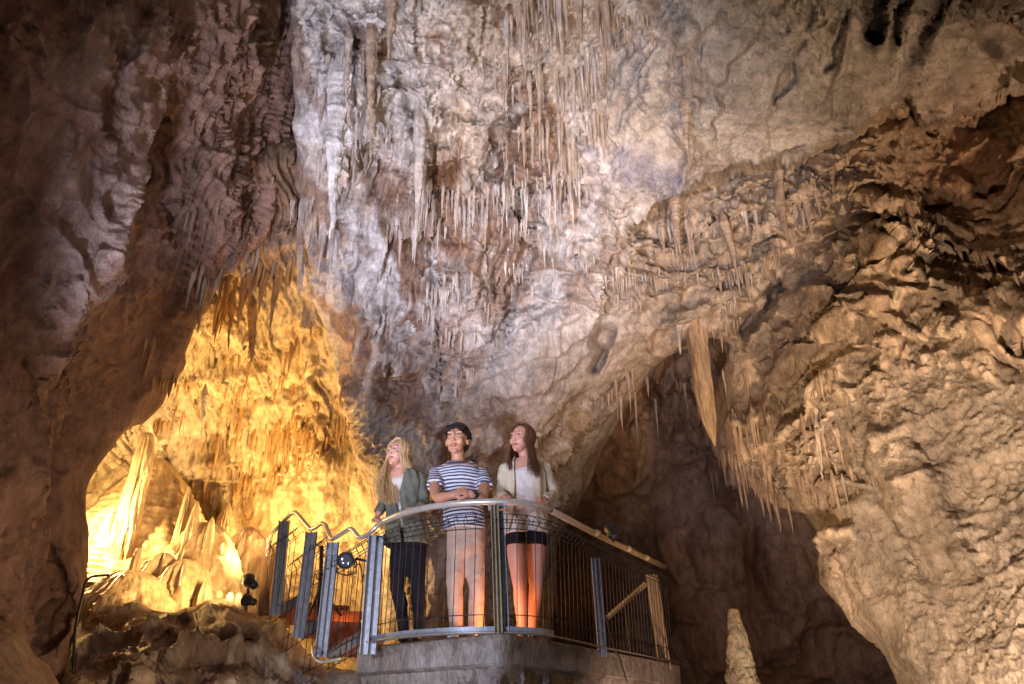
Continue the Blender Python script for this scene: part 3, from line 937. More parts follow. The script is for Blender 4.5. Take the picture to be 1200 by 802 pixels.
scatter(100, G_MID, M_STALP, along([(470, 232), (540, 226), (610, 236), (660, 205)], 14), (14, 80), (2.5, 9))
scatter(50, G_FLANK, M_STALP, area(350, 40, 480, 300), (20, 90), (4, 12))
scatter(36, G_MID, M_STALP, area(490, 290, 620, 400), (14, 46), (3, 8))
scatter(40, G_STRAW, M_STALP, along([(610, 322), (655, 306), (720, 318), (790, 336)], 6), (10, 34), (1.6, 4))
scatter(26, G_STRAW, M_STALP, along([(700, 366), (740, 340), (800, 320), (880, 320)], 8), (10, 34), (2, 5))
scatter(44, G_STRAW, M_STALP, along([(730, 272), (800, 262), (880, 250), (950, 240), (1000, 230)], 10), (12, 60), (2.5, 9))
scatter(34, G_RIGHT, M_STAL, along([(850, 320), (900, 300), (950, 290), (990, 300)], 12), (12, 50), (2.5, 7))
scatter(24, G_ARCH, M_STAL, area(690, 430, 850, 480), (14, 60), (2.5, 7))
scatter(10, G_ARCH, M_STAL, along([(765, 425), (806, 402), (845, 392)], 4), (10, 30), (3, 6))
scatter(40, G_RIGHT, M_STAL, along([(850, 520), (880, 560), (930, 580), (965, 585)], 16), (14, 46), (2.5, 7))
scatter(80, G_RIGHT, M_STAL, area(850, 430, 1000, 560), (16, 60), (3, 9))
scatter(34, G_FAR, M_STAL, along([(1000, 258), (1060, 250), (1120, 290), (1200, 335)], 16), (14, 60), (3, 10))
scatter(26, G_FLANK, M_STALP, area(355, 20, 480, 330), (14, 50), (3, 8))

scatter(60, G_MID, M_STALP, area(440, 250, 620, 440), (8, 26), (2.5, 6))
scatter(60, G_MID, M_STALP, area(560, 180, 700, 300), (8, 40), (1.8, 5))
scatter(50, G_TOP, M_STAL, area(440, 60, 600, 230), (8, 34), (1.8, 5))
scatter(50, G_RIGHT, M_STAL, area(860, 380, 1060, 580), (8, 26), (1.8, 5))
scatter(40, G_STRAW, M_STALP, area(640, 300, 900, 380), (8, 24), (1.5, 4))
scatter(60, G_ALC, M_STALO, area(160, 380, 400, 560), (8, 40), (1.8, 5))
scatter(30, G_ALC, M_STAL, area(225, 200, 345, 330), (12, 50), (3, 8))
SPIKES.sort(key=lambda s: -s[0])
def terc(vals, v, words):
    q = sorted(vals); n_ = len(q); i = sum(1 for x in q if x < v)
    return words[min(len(words) - 1, int(i * len(words) / n_))]


BYK = {}; SAME = {}
for sp_ in SPIKES[:275]: BYK.setdefault(sp_[5][1], []).append(sp_[6])
for sz, loc, V, Fs, mat, key, info in SPIKES[:275]:
    me = bpy.data.meshes.new('stalactite'); me.from_pydata(V, [], Fs)
    o = link_mesh('stalactite', me, mat); o.location = loc
    al = BYK[key[1]]
    ln_ = terc([a[2] for a in al], info[2], ['short', 'medium', 'long']); wd_ = terc([a[3] / a[2] for a in al], info[3] / info[2], ['slim', 'stout'])
    xx = terc([a[0] for a in al], info[0], ['at the far left', 'left of the middle', 'near the middle', 'right of the middle', 'at the far right'])
    yy = terc([a[1] for a in al], info[1], ['upper row', 'lower row'])
    tag(o, '%s %s stalactite, %s, %s of %s' % (ln_, wd_, yy, xx, key[0]), 'stalactite', key[1]); SAME.setdefault(o['label'], []).append((info[0], o))
for lst in SAME.values():
    lst.sort(key=lambda a: a[0])
    if 2 <= len(lst) <= 8:
        for i, (x_, o) in enumerate(lst):
            pre = 'leftmost' if i == 0 else 'rightmost' if i == len(lst) - 1 else ('second leftmost', 'third leftmost', 'fourth leftmost', 'fifth leftmost', 'sixth leftmost', 'seventh leftmost')[i - 1]
            o['label'] = pre + ' ' + o['label']
rest = {}
for sz, loc, V, Fs, mat, key, info in SPIKES[275:]:
    mb = rest.setdefault(mat.name, (MB(), mat))[0]
    mb.add([Vector(v) + loc for v in V], Fs)
mbr = MB(); mats = [m for _, m in rest.values()]; spans = []
for i, (mb, m) in enumerate(rest.values()):
    spans.append((i, len(mb.F))); mbr.add(mb.V, mb.F)
orr = mbr.build('small_stalactites', mats)
mi = np.concatenate([np.full(n, i) for i, n in spans]).astype(np.int32)
orr.data.polygons.foreach_set('material_index', mi)
tag(orr, 'countless tiny stalactites sprinkled over the cave roof', 'stalactites', None, 'stuff')


def rough_spike(V, r, off, grain=0.0):
    V = np.array(V); c = V.copy(); ax = np.array([0, 0, 1.0]); rad = V[:, :2]; l = np.linalg.norm(rad, axis=1, keepdims=True) + 1e-6
    q = V + np.array(off); k = 0.5 / max(r, 0.03)
    d = (ridged(q * np.array([k, k, k * 0.22]), 4, 0.6, rot=False) - 0.9) * 0.24 + (ridged(q * np.array([k * .6, k * .6, k * 1.6]), 3, 0.6) - 0.8) * 0.12
    if grain: d = d + fbm(q * 22, 3, 0.7) * grain
    V[:, :2] *= (1 + d * np.clip(l[:, 0] / r * 2, 0, 1))[:, None]
    return V.tolist()


def big_hang(px, py, px2, py2, w_px, mat, label, n=30, seg=80, D=None, **kw):
    """a notable stalactite from pixel root to pixel tip, hanging plumb"""
    loc, nor, ob = hit(px, py)
    D0 = (D if D else axis_depth(loc) - w_px * 0.25 / F * 8)
    top = PD(px, py, D0); Y = top[1]; tip_ = PY(px2, py2, Y)
    L = top[2] - tip_[2]
    V, Fs = spike(L, w_px * 0.5 / F * D0, n=n, seg=seg, **kw)
    sh = (tip_[0] - top[0]) / max(L, 0.01)
    V = rough_spike([(x - z * sh, y, z) for x, y, z in V], w_px * 0.5 / F * D0, top)
    me = bpy.data.meshes.new('stalactite'); me.from_pydata(V, [], Fs)
    o = link_mesh('stalactite', me, mat); o.location = Vector(top)
    return tag(o, label, 'stalactite')


big_hang(398, 92, 390, 279, 36, M_STALW, 'longest white stalactite lit blue, hanging at the left of the bulge', wob=0.07, ridge=0.2, power=0.8)
big_hang(436, 40, 437, 196, 15, M_STAL, 'long ochre stalactite just right of the longest white one', wob=0.08)
big_hang(422, 70, 421, 190, 14, M_STALP, 'pale ribbed stalactite between the longest white one and the long ochre one', wob=0.1)
big_hang(408, 40, 411, 150, 12, M_STALP, 'pale stalactite above the longest white one', wob=0.1)
big_hang(352, 268, 352, 348, 11, M_STAL, 'lone pointed stalactite at the corner above the lit alcove', wob=0.06)
big_hang(390, 262, 386, 340, 7, M_STALP, 'thin pale stalactite below the longest white one', wob=0.06)
big_hang(458, -20, 460, 72, 26, M_STAL, 'broad brown stalactite cut by the top edge near the left', wob=0.1)
big_hang(492, 150, 489, 300, 17, M_STALP, 'long pale grooved stalactite at the middle of the bulge', wob=0.1)
big_hang(498, 190, 497, 262, 8, M_STALP, 'small pale stalactite beside the long grooved one', wob=0.08)
big_hang(912, 205, 922, 300, 15, M_STAL, 'knobbly tan stalactite above the arch top', wob=0.12)
big_hang(975, 200, 974, 232, 10, M_STAL, 'short grey stub stalactite under the grey ceiling', wob=0.1)
big_hang(803, 125, 806, 200, 13, M_STAL, 'grainy stalactite ridge on the grey ceiling', wob=0.1)
big_hang(790, 235, 797, 300, 15, M_STAL, 'stubby tan stalactite below the grey ceiling lip', wob=0.12)
big_hang(776, 240, 776, 305, 13, M_STAL, 'stubby grey stalactite left of the stubby tan one', wob=0.12)
big_hang(850, 262, 868, 330, 14, M_STAL, 'leaning tan stalactite between ledges right of centre', wob=0.12)
big_hang(296, 355, 294, 432, 13, M_STALO, 'largest ochre stalactite at the front of the alcove roof', wob=0.1)
big_hang(272, 350, 270, 412, 10, M_STALO, 'pointed ochre stalactite left of the largest alcove one', wob=0.1)
big_hang(240, 462, 237, 520, 8, M_STALP, 'bright white yellow stalactite in the middle of the lit alcove', D=9.9, wob=0.08)
big_hang(795, 385, 797, 416, 10, M_STALP, 'short pale stalactite left of the huge broken one', wob=0.08)
big_hang(768, 470, 771, 510, 4, M_STALP, 'thin pale stalactite hanging deep in the dark arch', wob=0.05)
big_hang(744, 460, 746, 500, 4, M_STAL, 'thin brown stalactite left in the dark arch', wob=0.05)
big_hang(955, 480, 964, 572, 7, M_STALP, 'long pale stalactite in front of the right curtain', wob=0.06)
big_hang(1190, 385, 1196, 450, 14, M_STAL, 'thick brown stalactite at the right edge of the view', wob=0.08)

# the huge broken stalactite: a flat blade with a slanting broken end
lb_ = hit(812, 388)[0]; bt = PD(818, 372, (axis_depth(lb_) if lb_ is not None else 8.4) + 0.05); Yb = bt[1]
ring = []
prof = [(820, 352, 22, 16), (817, 368, 17, 12), (816, 382, 12, 9), (816, 396, 11.5, 8), (819, 415, 12, 9), (822, 440, 11.5, 9), (825, 462, 11, 8), (828, 480, 10, 7.5), (831, 495, 8, 6), (835, 510, 4.2, 4), (838, 523, 0.8, 1.0)]
pf = []
for i in range(len(prof) - 1):
    for k in range(9): pf.append([a + (b - a) * k / 9 for a, b in zip(prof[i], prof[i + 1])])
pf.append(prof[-1])
for j, (x, y, a, b) in enumerate(pf):
    c = Vector(PY(x, y, Yb)); s = 8.6 / F; rg = []
    for k in range(40):
        an = 2 * math.pi * k / 40; m_ = 1 + 0.10 * math.sin(an * 3 + 1) + 0.06 * math.sin(an * 7 + j * 0.05) + 0.05 * math.sin(an * 11 - j * 0.3) + random.uniform(-0.02, 0.02)
        rg.append(c + Vector((math.cos(an) * a * s * m_ * (1 if abs(math.cos(an)) < 0.8 else 0.93), math.sin(an) * b * s * m_, 0)))
    ring.append(rg)
tag(MB().loft(ring).build('stalactite', M_BLADE), 'huge ochre stalactite with a slanting broken end, in front of the dark arch', 'stalactite')

# lone stalagmite at the lower right
ty = 5.2; tipz = PY(864, 714, ty); basez = 0.0
V, Fs = spike(tipz[2] - 0.0, 0.33, down=False, n=72, seg=260, wob=0.012, ridge=0.02, tip=0.10, power=0.85)
V = rough_spike(V, 0.25, (3, 1, 0), 0.17)
me = bpy.data.meshes.new('stalagmite'); me.from_pydata(V, [], Fs)
st = link_mesh('stalagmite', me, M_STALM); st.location = Vector((PY(866, 760, ty)[0], ty, 0.0))
tag(st, 'tall grainy cone stalagmite standing alone at the lower right', 'stalagmite')


# ------------------------------------------------------------------ flowstone of the alcove
def mound(name, cx, top, base, w_px, D, mat, label, cat, power=0.6, flute=0.1, depth=0.8, lean=0.0, rib=0.0, seed=0, tipw=0.03):
    """a flowstone dome whose silhouette runs from pixel (cx,top) to base, w_px wide"""
    Yc = PD(cx, base, D)[1]
    pt = PY(cx, top, Yc); pb = PY(cx, base, Yc); H = pt[2] - pb[2]; R0 = w_px * 0.5 / F * D
    nr, nz = 110, 90; V = []
    for i in range(nz + 1):
        t = i / nz
        r = R0 * max(tipw, (1 - (1 - t) ** 2) ** 0.5 if power == 0 else t ** power)
        for k in range(nr):
            a = 2 * math.pi * k / nr
            V.append((r * math.cos(a), r * math.sin(a) * depth, H * (1 - t)))
    V = np.array(V); rad = np.linalg.norm(V[:, :2], axis=1, keepdims=True) + 1e-6
    an = np.arctan2(V[:, 1], V[:, 0])
    q = np.stack([np.cos(an) * 2.2, np.sin(an) * 2.2, V[:, 2] * 1.2 + seed], -1)
    f = ridged(q * 1.2, 3) * flute * 0.55 + fbm(q * 0.9 + 9, 3) * flute * 1.5
    if rib: f = f + rib * (np.abs(np.sin(V[:, 2] * 34 + fbm(q, 2) * 5)) ** 0.6 - 0.5)
    sc = (fbm(q * np.array([3.0, 3.0, 2.2]), 4, 0.6) * 0.05 + (ridged(q * np.array([2.2, 2.2, 3.4]) + 7, 4, 0.6) - 0.9) * 0.10)
    f = f + sc * np.clip(R0 / 0.12, 0.3, 1)
    V[:, :2] *= (1 + f)[:, None]
    V[:, 0] += lean * V[:, 2]
    Fs = []
    for i in range(nz):
        for k in range(nr):
            k2 = (k + 1) % nr; Fs.append((i * nr + k, (i + 1) * nr + k, (i + 1) * nr + k2, i * nr + k2))
    me = bpy.data.meshes.new(name); me.from_pydata(V.tolist(), [], Fs + [tuple(range(nr))[::-1]])
    o = link_mesh(name, me, mat); o.location = Vector((pb[0], Yc, pb[2]))
    return tag(o, label, cat)


mound('flowstone_mound', 150, 536, 700, 230, 9.7, M_FLOW, 'rippled cone of flowstone sloping down inside the lit alcove', 'flowstone', 0.72, 0.05, rib=0.045, seed=1)
mound('flowstone_mound', 222, 612, 715, 92, 8.9, M_FLOW, 'pale fluted flowstone hump carrying two stalagmites', 'flowstone', 0.0, 0.16, seed=2)
mound('flowstone_mound', 203, 655, 730, 78, 8.2, M_FLOW, 'rounded flowstone dome like a brain coral at the alcove mouth', 'flowstone', 0.0, 0.14, seed=3)
mound('flowstone_mound', 135, 668, 760, 120, 7.7, M_FLOW, 'broad smooth flowstone boulder at the foot of the left wall', 'flowstone', 0.0, 0.1, seed=4)
mound('flowstone_mound', 272, 618, 735, 88, 9.5, M_FLOWP, 'pinkish brown pointed flowstone mound beside the stair', 'flowstone', 0.45, 0.25, seed=5)
mound('flowstone_column', 128, 508, 700, 26, 9.0, M_FLOW, 'glowing flowstone column along the edge of the left wall', 'flowstone', 0.1, 0.2, seed=6, tipw=0.5)
mound('stalagmite', 202, 572, 672, 19, 9.2, M_FLOW, 'leaf shaped stalagmite, left one of the pair on the hump', 'stalagmite', 0.4, 0.1, seed=7)
mound('stalagmite', 214, 588, 680, 28, 8.9, M_FLOW, 'knobbed stalagmite, right one of the pair on the hump', 'stalagmite', 0.55, 0.1, seed=8)
mound('stalagmite', 234, 606, 690, 22, 8.8, M_FLOW, 'stumpy stalagmite at the right shoulder of the fluted hump', 'stalagmite', 0.5, 0.1, seed=9)
mound('stalagmite', 150, 642, 700, 15, 8.1, M_FLOW, 'small candle stalagmite in front of the rippled cone', 'stalagmite', 0.25, 0.08, seed=10)
mound('stalagmite', 266, 694, 722, 15, 7.6, M_FLOWP, 'small brown bump stalagmite on the rock slope, left of two', 'stalagmite', 0.4, 0.08, seed=11)
mound('stalagmite', 276, 695, 722, 15, 7.6, M_FLOWP, 'small brown bump stalagmite on the rock slope, right of two', 'stalagmite', 0.4, 0.08, seed=12)
mound('flowstone_mound', 178, 648, 720, 50, 8.3, M_FLOW, 'knobbly coral patch between the domes of the alcove', 'flowstone', 0.0, 0.35, seed=13)
mound('flowstone_mound', 246, 640, 722, 44, 9.0, M_FLOW, 'narrow pleated flowstone fold at the right of the fluted hump', 'flowstone', 0.0, 0.2, seed=14)
mound('flowstone_mound', 250, 588, 690, 46, 10.7, M_FLOW, 'yellow flowstone spire behind the fluted hump', 'flowstone', 0.7, 0.3, seed=15)
mound('flowstone_mound', 104, 600, 730, 50, 8.9, M_FLOW, 'ribbed flowstone apron behind the edge of the left wall', 'flowstone', 0.3, 0.25, seed=16)
mound('flowstone_mound', 306, 640, 735, 50, 9.6, M_FLOWP, 'brown flowstone stump right of the pinkish pointed mound', 'flowstone', 0.5, 0.3, seed=17)
for i, (x, y, h, w_, word) in enumerate(((236, 690, 20, 18, 'left'), (252, 697, 14, 14, 'middle'), (244, 700, 12, 16, 'lowest'))):
    mound('stalagmite', x, y - h * 0.4, y + 24, w_, 8.0, M_FLOWP, 'squat pale knob of flowstone on the slope edge, %s of three' % word, 'stalagmite', 0.3, 0.2, seed=20 + i)
#PART2

# ================================================================== platform, stair and railing
M_CONC = rock_mat('concrete', use_attr=False, base=(0.42, 0.40, 0.39), base2=(0.27, 0.23, 0.2), rough=0.85, bump=0.5, fine=1.2, spec=0.3)
M_GALV = plain_mat('galvanised_steel', (0.27, 0.31, 0.38), 0.42, 0.25, 0.5, 0.3, 26, 0.15)
M_RAIL = plain_mat('pale_rail_paint', (0.62, 0.60, 0.56), 0.32, 0.35, 0.5, 0.14, 18, 0.05)
M_WIRE = plain_mat('dark_wire', (0.055, 0.05, 0.055), 0.5, 0.6, 0.5, 0.3, 60)
M_BLACK = plain_mat('black_plastic', (0.02, 0.02, 0.022), 0.4, 0.0, 0.5, 0.2, 40)
M_RED = plain_mat('orange_light_tread', (0.30, 0.10, 0.05), 0.6, 0.0, 0.4, 0.3, 14, 0.3)  # reddish paint stands in for orange lamp light on the steps
M_WOOD = plain_mat('dark_timber', (0.16, 0.09, 0.05), 0.6, 0.0, 0.4, 0.3, 12, 0.3)
M_GLASS = plain_mat('lamp_lens', (0.12, 0.14, 0.18), 0.08, 0.3, 0.9, 0.1, 40)

FZ = 2.134; RZ = 3.134


def vec(a): return Vector([float(v) for v in a])


def smooth_path(pts, k=6):
    """Catmull-Rom through points"""
    P = [Vector(p) for p in pts]; P = [P[0] * 2 - P[1]] + P + [P[-1] * 2 - P[-2]]; out = []
    for i in range(1, len(P) - 2):
        for j in range(k):
            t = j / k
            out.append(0.5 * ((2 * P[i]) + (P[i + 1] - P[i - 1]) * t + (2 * P[i - 1] - 5 * P[i] + 4 * P[i + 1] - P[i + 2]) * t * t
                              + (3 * P[i] - P[i - 1] - 3 * P[i + 1] + P[i + 2]) * t ** 3))
    out.append(P[-2]); return out


rail_px = [(445, 613), (478, 600), (520, 592), (560, 588.5), (600, 588.5), (628, 592), (645, 598)]
front = smooth_path([vec(PZ(x, y, RZ)) for x, y in rail_px], 6)
tail = [vec(PZ(x, y, RZ)) for x, y in [(645, 598), (700, 627), (740, 646), (779, 664.5)]]
edge = front + tail[1:]                                     # whole rail line, at rail height


def drop(p, z): return Vector((p.x, p.y, z))


# --- concrete deck following the rail
out_pts = [drop(p, FZ) for p in edge]
cen = Vector((0.1, 8.4, FZ))


def offs(p, d):
    v = Vector((p.x - cen.x, p.y - cen.y, 0)).normalized(); return Vector((p.x + v.x * d, p.y + v.y * d, p.z))


dk = [vec(PZ(x, y, FZ)) for x, y in ((424, 759), (440, 757.5), (480, 753), (520, 749), (560, 745), (586, 742.5), (598, 743.5), (640, 751), (700, 762), (750, 771), (792, 780))]
top_ring = [offs(p, 0.04) for p in dk]
back = [Vector((1.5, 9.6, FZ)), Vector((0.2, 9.9, FZ)), Vector((-1.0, 9.0, FZ)), Vector((-1.35, 7.8, FZ))]
loop = top_ring + back
rows = []
for z, d in ((0, -0.02), (-0.015, 0.0), (-0.20, 0.0), (-0.22, -0.06), (-0.45, -0.10)):
    rows.append([Vector((p.x, p.y, FZ + z)) if d == 0 else Vector((offs(p, d).x, offs(p, d).y, FZ + z)) for p in loop])
deck = empty('viewing_platform', (0.0, 7.0, FZ - 0.45), 'grey concrete viewing platform under the three people', 'platform')
mb = MB().loft(rows[::-1]); o = mb.build('slab', M_CONC, deck, smooth=False)
o.data.polygons.foreach_set('use_smooth', [False] * len(o.data.polygons))
# ragged cast concrete and rock under the slab
n = 120; mbv = []
path = []
for a_, b_ in zip(loop[:-1], loop[1:]):
    k_ = max(2, int((b_ - a_).length / 0.022)); path += [Vector((a_.x, a_.y, 0)).lerp(Vector((b_.x, b_.y, 0)), i / k_) for i in range(k_)]
m = len(path); nz = 96; V = []
for j in range(nz):
    t = j / (nz - 1); z = FZ - 0.012 - t * 2.12
    for p in path:
        v = Vector((p.x - cen.x, p.y - cen.y, 0)).normalized()
        o_ = 0.012 - (0.06 if t > 0.095 else 0) - 0.25 * t
        V.append((p.x + v.x * o_, p.y + v.y * o_, z))
V = np.array(V); nrm = V - np.array([cen.x, cen.y, 0]); nrm[:, 2] = 0; nrm /= np.linalg.norm(nrm, axis=1, keepdims=True)
tt = np.repeat(np.linspace(0, 1, nz), m)
V += nrm * ((fbm(V * 2.2, 5) * 0.10 + (ridged(V * 5, 5, 0.62) - 0.8) * 0.09) * np.clip((tt - 0.085) * 14, 0.07, 1))[:, None]
V += nrm * (fbm(V * 20, 3, 0.7) * 0.006)[:, None]
Gi = np.arange(m * nz).reshape(nz, m)
link_mesh('rough_footing', np_mesh('rough_footing', V, np.stack([Gi[:-1, :-1].ravel(), Gi[1:, :-1].ravel(), Gi[1:, 1:].ravel(), Gi[:-1, 1:].ravel()], -1)),
          rock_mat('footing_rock', use_attr=False, base=(0.44, 0.40, 0.38), base2=(0.27, 0.21, 0.17), bump=1.2, fine=1.8), deck)

# --- railing (one thing)
rl = empty('railing', (0.0, 6.0, FZ), 'curved platform railing of pale tube and dark wire mesh in front of the people', 'railing')
MB().tube([p + Vector((0, 0, 0)) for p in front], 0.027, 12).build('handrail', M_RAIL, rl)
M_RAILT = plain_mat('tan_rail_paint', (0.52, 0.40, 0.26), 0.4, 0.1, 0.5, 0.2, 18, 0.1)
mb = MB().tube(tail, 0.027, 12)
o = mb.build('handrail', M_RAILT, rl)
for q in (0.34, 0.62, 0.8):
    p = tail[0].lerp(tail[-1], q); d = (tail[-1] - tail[0]).normalized()
    MB().tube([p - d * 0.04, p + d * 0.04], 0.031, 12).build('rail_sleeve', M_RAILT, rl)


def resample(path, step, start=0.0):
    out = []; acc = -start
    for a, b in zip(path[:-1], path[1:]):
        L = (b - a).length; t = -acc if acc < 0 else 0
        pos = -acc
        while pos < L:
            out.append((a.lerp(b, pos / L), (b - a).normalized())); pos += step
        acc = L - pos; acc = acc
        acc = -(pos - L) if pos >= L else acc
        acc = -(pos - L)
    return out


def mesh_panel(path, parent, z_lo, z_hi, out_sign=1, step=0.082, r=0.0034, name='wire_panel', slope=0.0):
    """bent-top welded wire panel; z offsets measured from the path's own height"""
    mb = MB(); sam = resample(path, step)
    prof = [(z_lo, 0), (z_hi - 0.115, 0), (z_hi - 0.058, 0.055), (z_hi, 0.0), (z_hi - 0.058, -0.04)]
    for p, d in sam:
        nrm_ = Vector((d.y, -d.x, 0)).normalized() * out_sign
        mb.tube([p + nrm_ * o_ + Vector((0, 0, z)) for z, o_ in prof], r, 5)
    for z, o_ in ((z_hi, 0), (z_hi - 0.058, 0.055), (z_hi - 0.058, -0.04), (z_hi - 0.115, 0), (z_lo + 0.14, 0), (z_lo + 0.01, 0)):
        line = []
        for i, p in enumerate(path):
            d = (path[min(i + 1, len(path) - 1)] - path[max(i - 1, 0)]).normalized()
            nrm_ = Vector((d.y, -d.x, 0)).normalized() * out_sign
            line.append(p + nrm_ * (o_ + 0.004) + Vector((0, 0, z)))
        mb.tube(line, r * 1.15, 5)
    return mb.build(name, M_WIRE, parent)


mesh_panel([offs(p, 0.0) for p in front], rl, -1.0, -0.10)
mesh_panel(tail, rl, -1.0, -0.09)


def post(x0, y0, x1, y1, Y, parent, mat=M_GALV, w=0.085, dpt=0.05, pointed=False, name='post', yaw=0.0, nfin=3):
    """ribbed channel post from the pixel of its foot to the pixel of its head"""
    a = vec(PY(x0, y0, Y)); b = vec(PY(x1, y1, Y)); b.x = b.x; mb = MB()
    up = (b - a); L = up.length; u = up.normalized(); r = Vector((1, 0, 0)); r = (r - u * r.dot(u)).normalized()
    R = Matrix((r, u.cross(r), u)).transposed() @ Matrix.Rotation(yaw, 3, 'Z')
    c = (a + b) / 2
    mb.box(c, (w, 0.006, L), R)
    for k in range(nfin):
        xo = -w / 2 + w * k / (nfin - 1)
        mb.box(c + R @ Vector((xo * 0.94, -dpt / 2 - 0.003, 0)), (0.006, dpt, L * 0.998), R)
    if pointed:
        for sx in (-1, 1):
            pass
        mb.add([b + R @ Vector(v) for v in ((-w / 2, -0.03, -0.12), (w / 2, -0.03, -0.12), (w * 0.42, -0.03, -0.02), (w * 0.25, -0.03, 0.0), (-w / 2, -0.03, -0.07),
                                            (-w / 2, 0.0, -0.12), (w / 2, 0.0, -0.12), (w * 0.42, 0.0, -0.02), (w * 0.25, 0.0, 0.0), (-w / 2, 0.0, -0.07))],
               [(0, 1, 2, 3, 4), (9, 8, 7, 6, 5), (0, 5, 6, 1), (1, 6, 7, 2), (2, 7, 8, 3), (3, 8, 9, 4), (4, 9, 5, 0)])
    return mb.build(name, mat, parent, smooth=False)


post(432, 767, 442, 628, 6.55, rl, w=0.13, dpt=0.06)
p0 = min(edge, key=lambda p: abs((p.x / p.y) - (583 - 600) / F / 1.1))
post(584.5, 752, 579.5, 592, float(PZ(582, 588, RZ)[1]) - 0.04, rl, w=0.06, dpt=0.035, mat=plain_mat('tan_post', (0.33, 0.29, 0.2), 0.5, 0.3, 0.5, 0.2, 20))
post(592, 742, 586, 600, float(PZ(588, 588, RZ)[1]) + 0.01, rl, w=0.06, dpt=0.035, mat=M_GALV)
pr = tail[0].lerp(tail[-1], 0.36)
post(706, 770, 697, 655, pr.y, rl, w=0.075, dpt=0.04)
post(779, 786, 763, 674, tail[-1].y - 0.05, rl, mat=M_RAILT, w=0.12, dpt=0.05, nfin=4)
# bolts and clamp of the centre post
MB().box(vec(PZ(583, 590, RZ)) + Vector((0, -0.02, -0.035)), (0.15, 0.06, 0.05)).build('clamp', M_GALV, rl, smooth=False, bevel=0.006)
mb = MB()
for q in np.linspace(0, 1, 46):      # steel kerb strip along the foot of the fence
    pass
ks = [[offs(drop(p, FZ + z_), d_) for p in front] for z_, d_ in ((0.002, 0.03), (0.055, 0.03), (0.055, 0.012), (0.002, 0.012), (0.002, 0.03))]
kb = MB(); m_ = len(front)
kb.add([p for row in ks for p in row], [(j * m_ + i, j * m_ + i + 1, (j + 1) * m_ + i + 1, (j + 1) * m_ + i) for j in range(4) for i in range(m_ - 1)])
kb.build('kerb_strip', M_GALV, rl, smooth=False)
MB().tube([offs(drop(p, FZ + 0.01), 0.06) for p in edge], 0.007, 6).build('edge_cable', plain_mat('edge_cable_steel', (0.4, 0.36, 0.3), 0.4, 0.5), rl)

# --- far side railing of the platform at the right
fr = empty('far_railing', (1.9, 9.0, FZ), 'timber brace and short post behind the right end of the railing', 'railing')
post(742, 764, 735, 706, 9.0, fr, mat=M_WOOD, w=0.075, name='post')
a = vec(PY(712, 724, 9.0)); b = vec(PY(757, 684, 8.9))
MB().tube([a, b], 0.028, 4).build('brace', M_RAILT, fr, smooth=False)

# --- stair at the left
sr = empty('stair_railing', (-2.0, 7.2, 2.0), 'saw toothed stair handrail on three ribbed steel posts at the left', 'railing')
HX = [(313, 652, 8.15), (314.5, 630, 8.1), (341, 602, 7.95), (347, 600, 7.85), (363, 620, 7.6), (367.5, 620, 7.55), (380, 611.5, 7.35), (387.5, 631, 7.1), (391, 632, 7.05),
      (409, 620, 6.95), (413, 620.5, 6.9), (421, 631, 6.75), (430, 628, 6.68), (446, 612.5, 6.6)]
hp = [vec(PY(x, y, Y)) for x, y, Y in HX]
sp = [hp[0]]
for i in range(1, len(hp) - 1):     # rounded elbows
    sp += [hp[i].lerp(hp[i - 1], 0.18), hp[i].lerp(hp[i + 1], 0.18)]
sp.append(hp[-1])
MB().tube(sp, 0.02, 10).build('handrail', M_RAIL, sr)
post(324, 722, 334, 611, 7.9, sr, w=0.105, pointed=True)
post(351, 748, 366, 624, 7.4, sr, w=0.105, pointed=True)
post(377, 770, 391, 636, 6.95, sr, w=0.105, pointed=True)
for (x0, y0, Y0, x1, y1, Y1, h) in ((318, 640, 8.0, 353, 616, 7.8, 0.85), (344, 658, 7.6, 384, 629, 7.3, 0.86), (369, 671, 7.1, 418, 646, 6.85, 0.86), (398, 652, 6.95, 446, 622, 6.6, 0.95)):
    A = vec(PY(x0, y0, Y0)); B = vec(PY(x1, y1, Y1))
    mesh_panel([A, B], sr, -h, 0.0, step=0.075, r=0.0036)
st_ = empty('stair', (-1.9, 7.6, 1.8), 'short flight of steps with orange light painted into their red behind the stair railing', 'stairs')
for i, (xa, ya, xb, yb, Y0) in enumerate(((372, 760, 440, 742, 7.25), (352, 742, 434, 722, 7.7), (336, 728, 424, 708, 8.2), (326, 722, 404, 700, 8.6))):
    a = vec(PY(xa, ya, Y0)); b = vec(PY(xb, yb, Y0 + 0.25)); mb = MB()
    d = (b - a); ang = math.atan2(d.y, d.x); Rz = Matrix.Rotation(ang, 3, 'Z')
    mb.box((a + b) / 2 + Vector((0, 0.16, 0)), (Vector((d.x, d.y, 0)).length, 0.34, 0.05), Rz)
    mb.box((a + b) / 2 + Vector((0, 0.0, -0.08)), (Vector((d.x, d.y, 0)).length, 0.02, 0.12), Rz)
    mb.build('step', M_RED, st_, smooth=False)
for (xa, ya, Ya, xb, yb, Yb_) in ((386, 770, 6.95, 426, 744, 6.75), (327, 716, 7.95, 350, 703, 7.8), (350, 742, 7.45, 384, 727, 7.3)):
    a = vec(PY(xa, ya, Ya)); b = vec(PY(xb, yb, Yb_)); d = b - a
    MB().tube([a, b], 0.05, 4, flat=(Vector((0, 1, 0)), 0.3)).build('stringer', plain_mat('stringer_grey', (0.2, 0.18, 0.16), 0.7), st_, smooth=False)
tw = MB().add([vec(PY(x, y, Y)) for Y in (8.15, 8.3) for x, y in ((302, 722), (316, 722), (314, 660), (320, 628), (306, 662))],
              [(0, 1, 2, 3, 4), (9, 8, 7, 6, 5), (0, 5, 6, 1), (1, 6, 7, 2), (2, 7, 8, 3), (3, 8, 9, 4), (4, 9, 5, 0)])
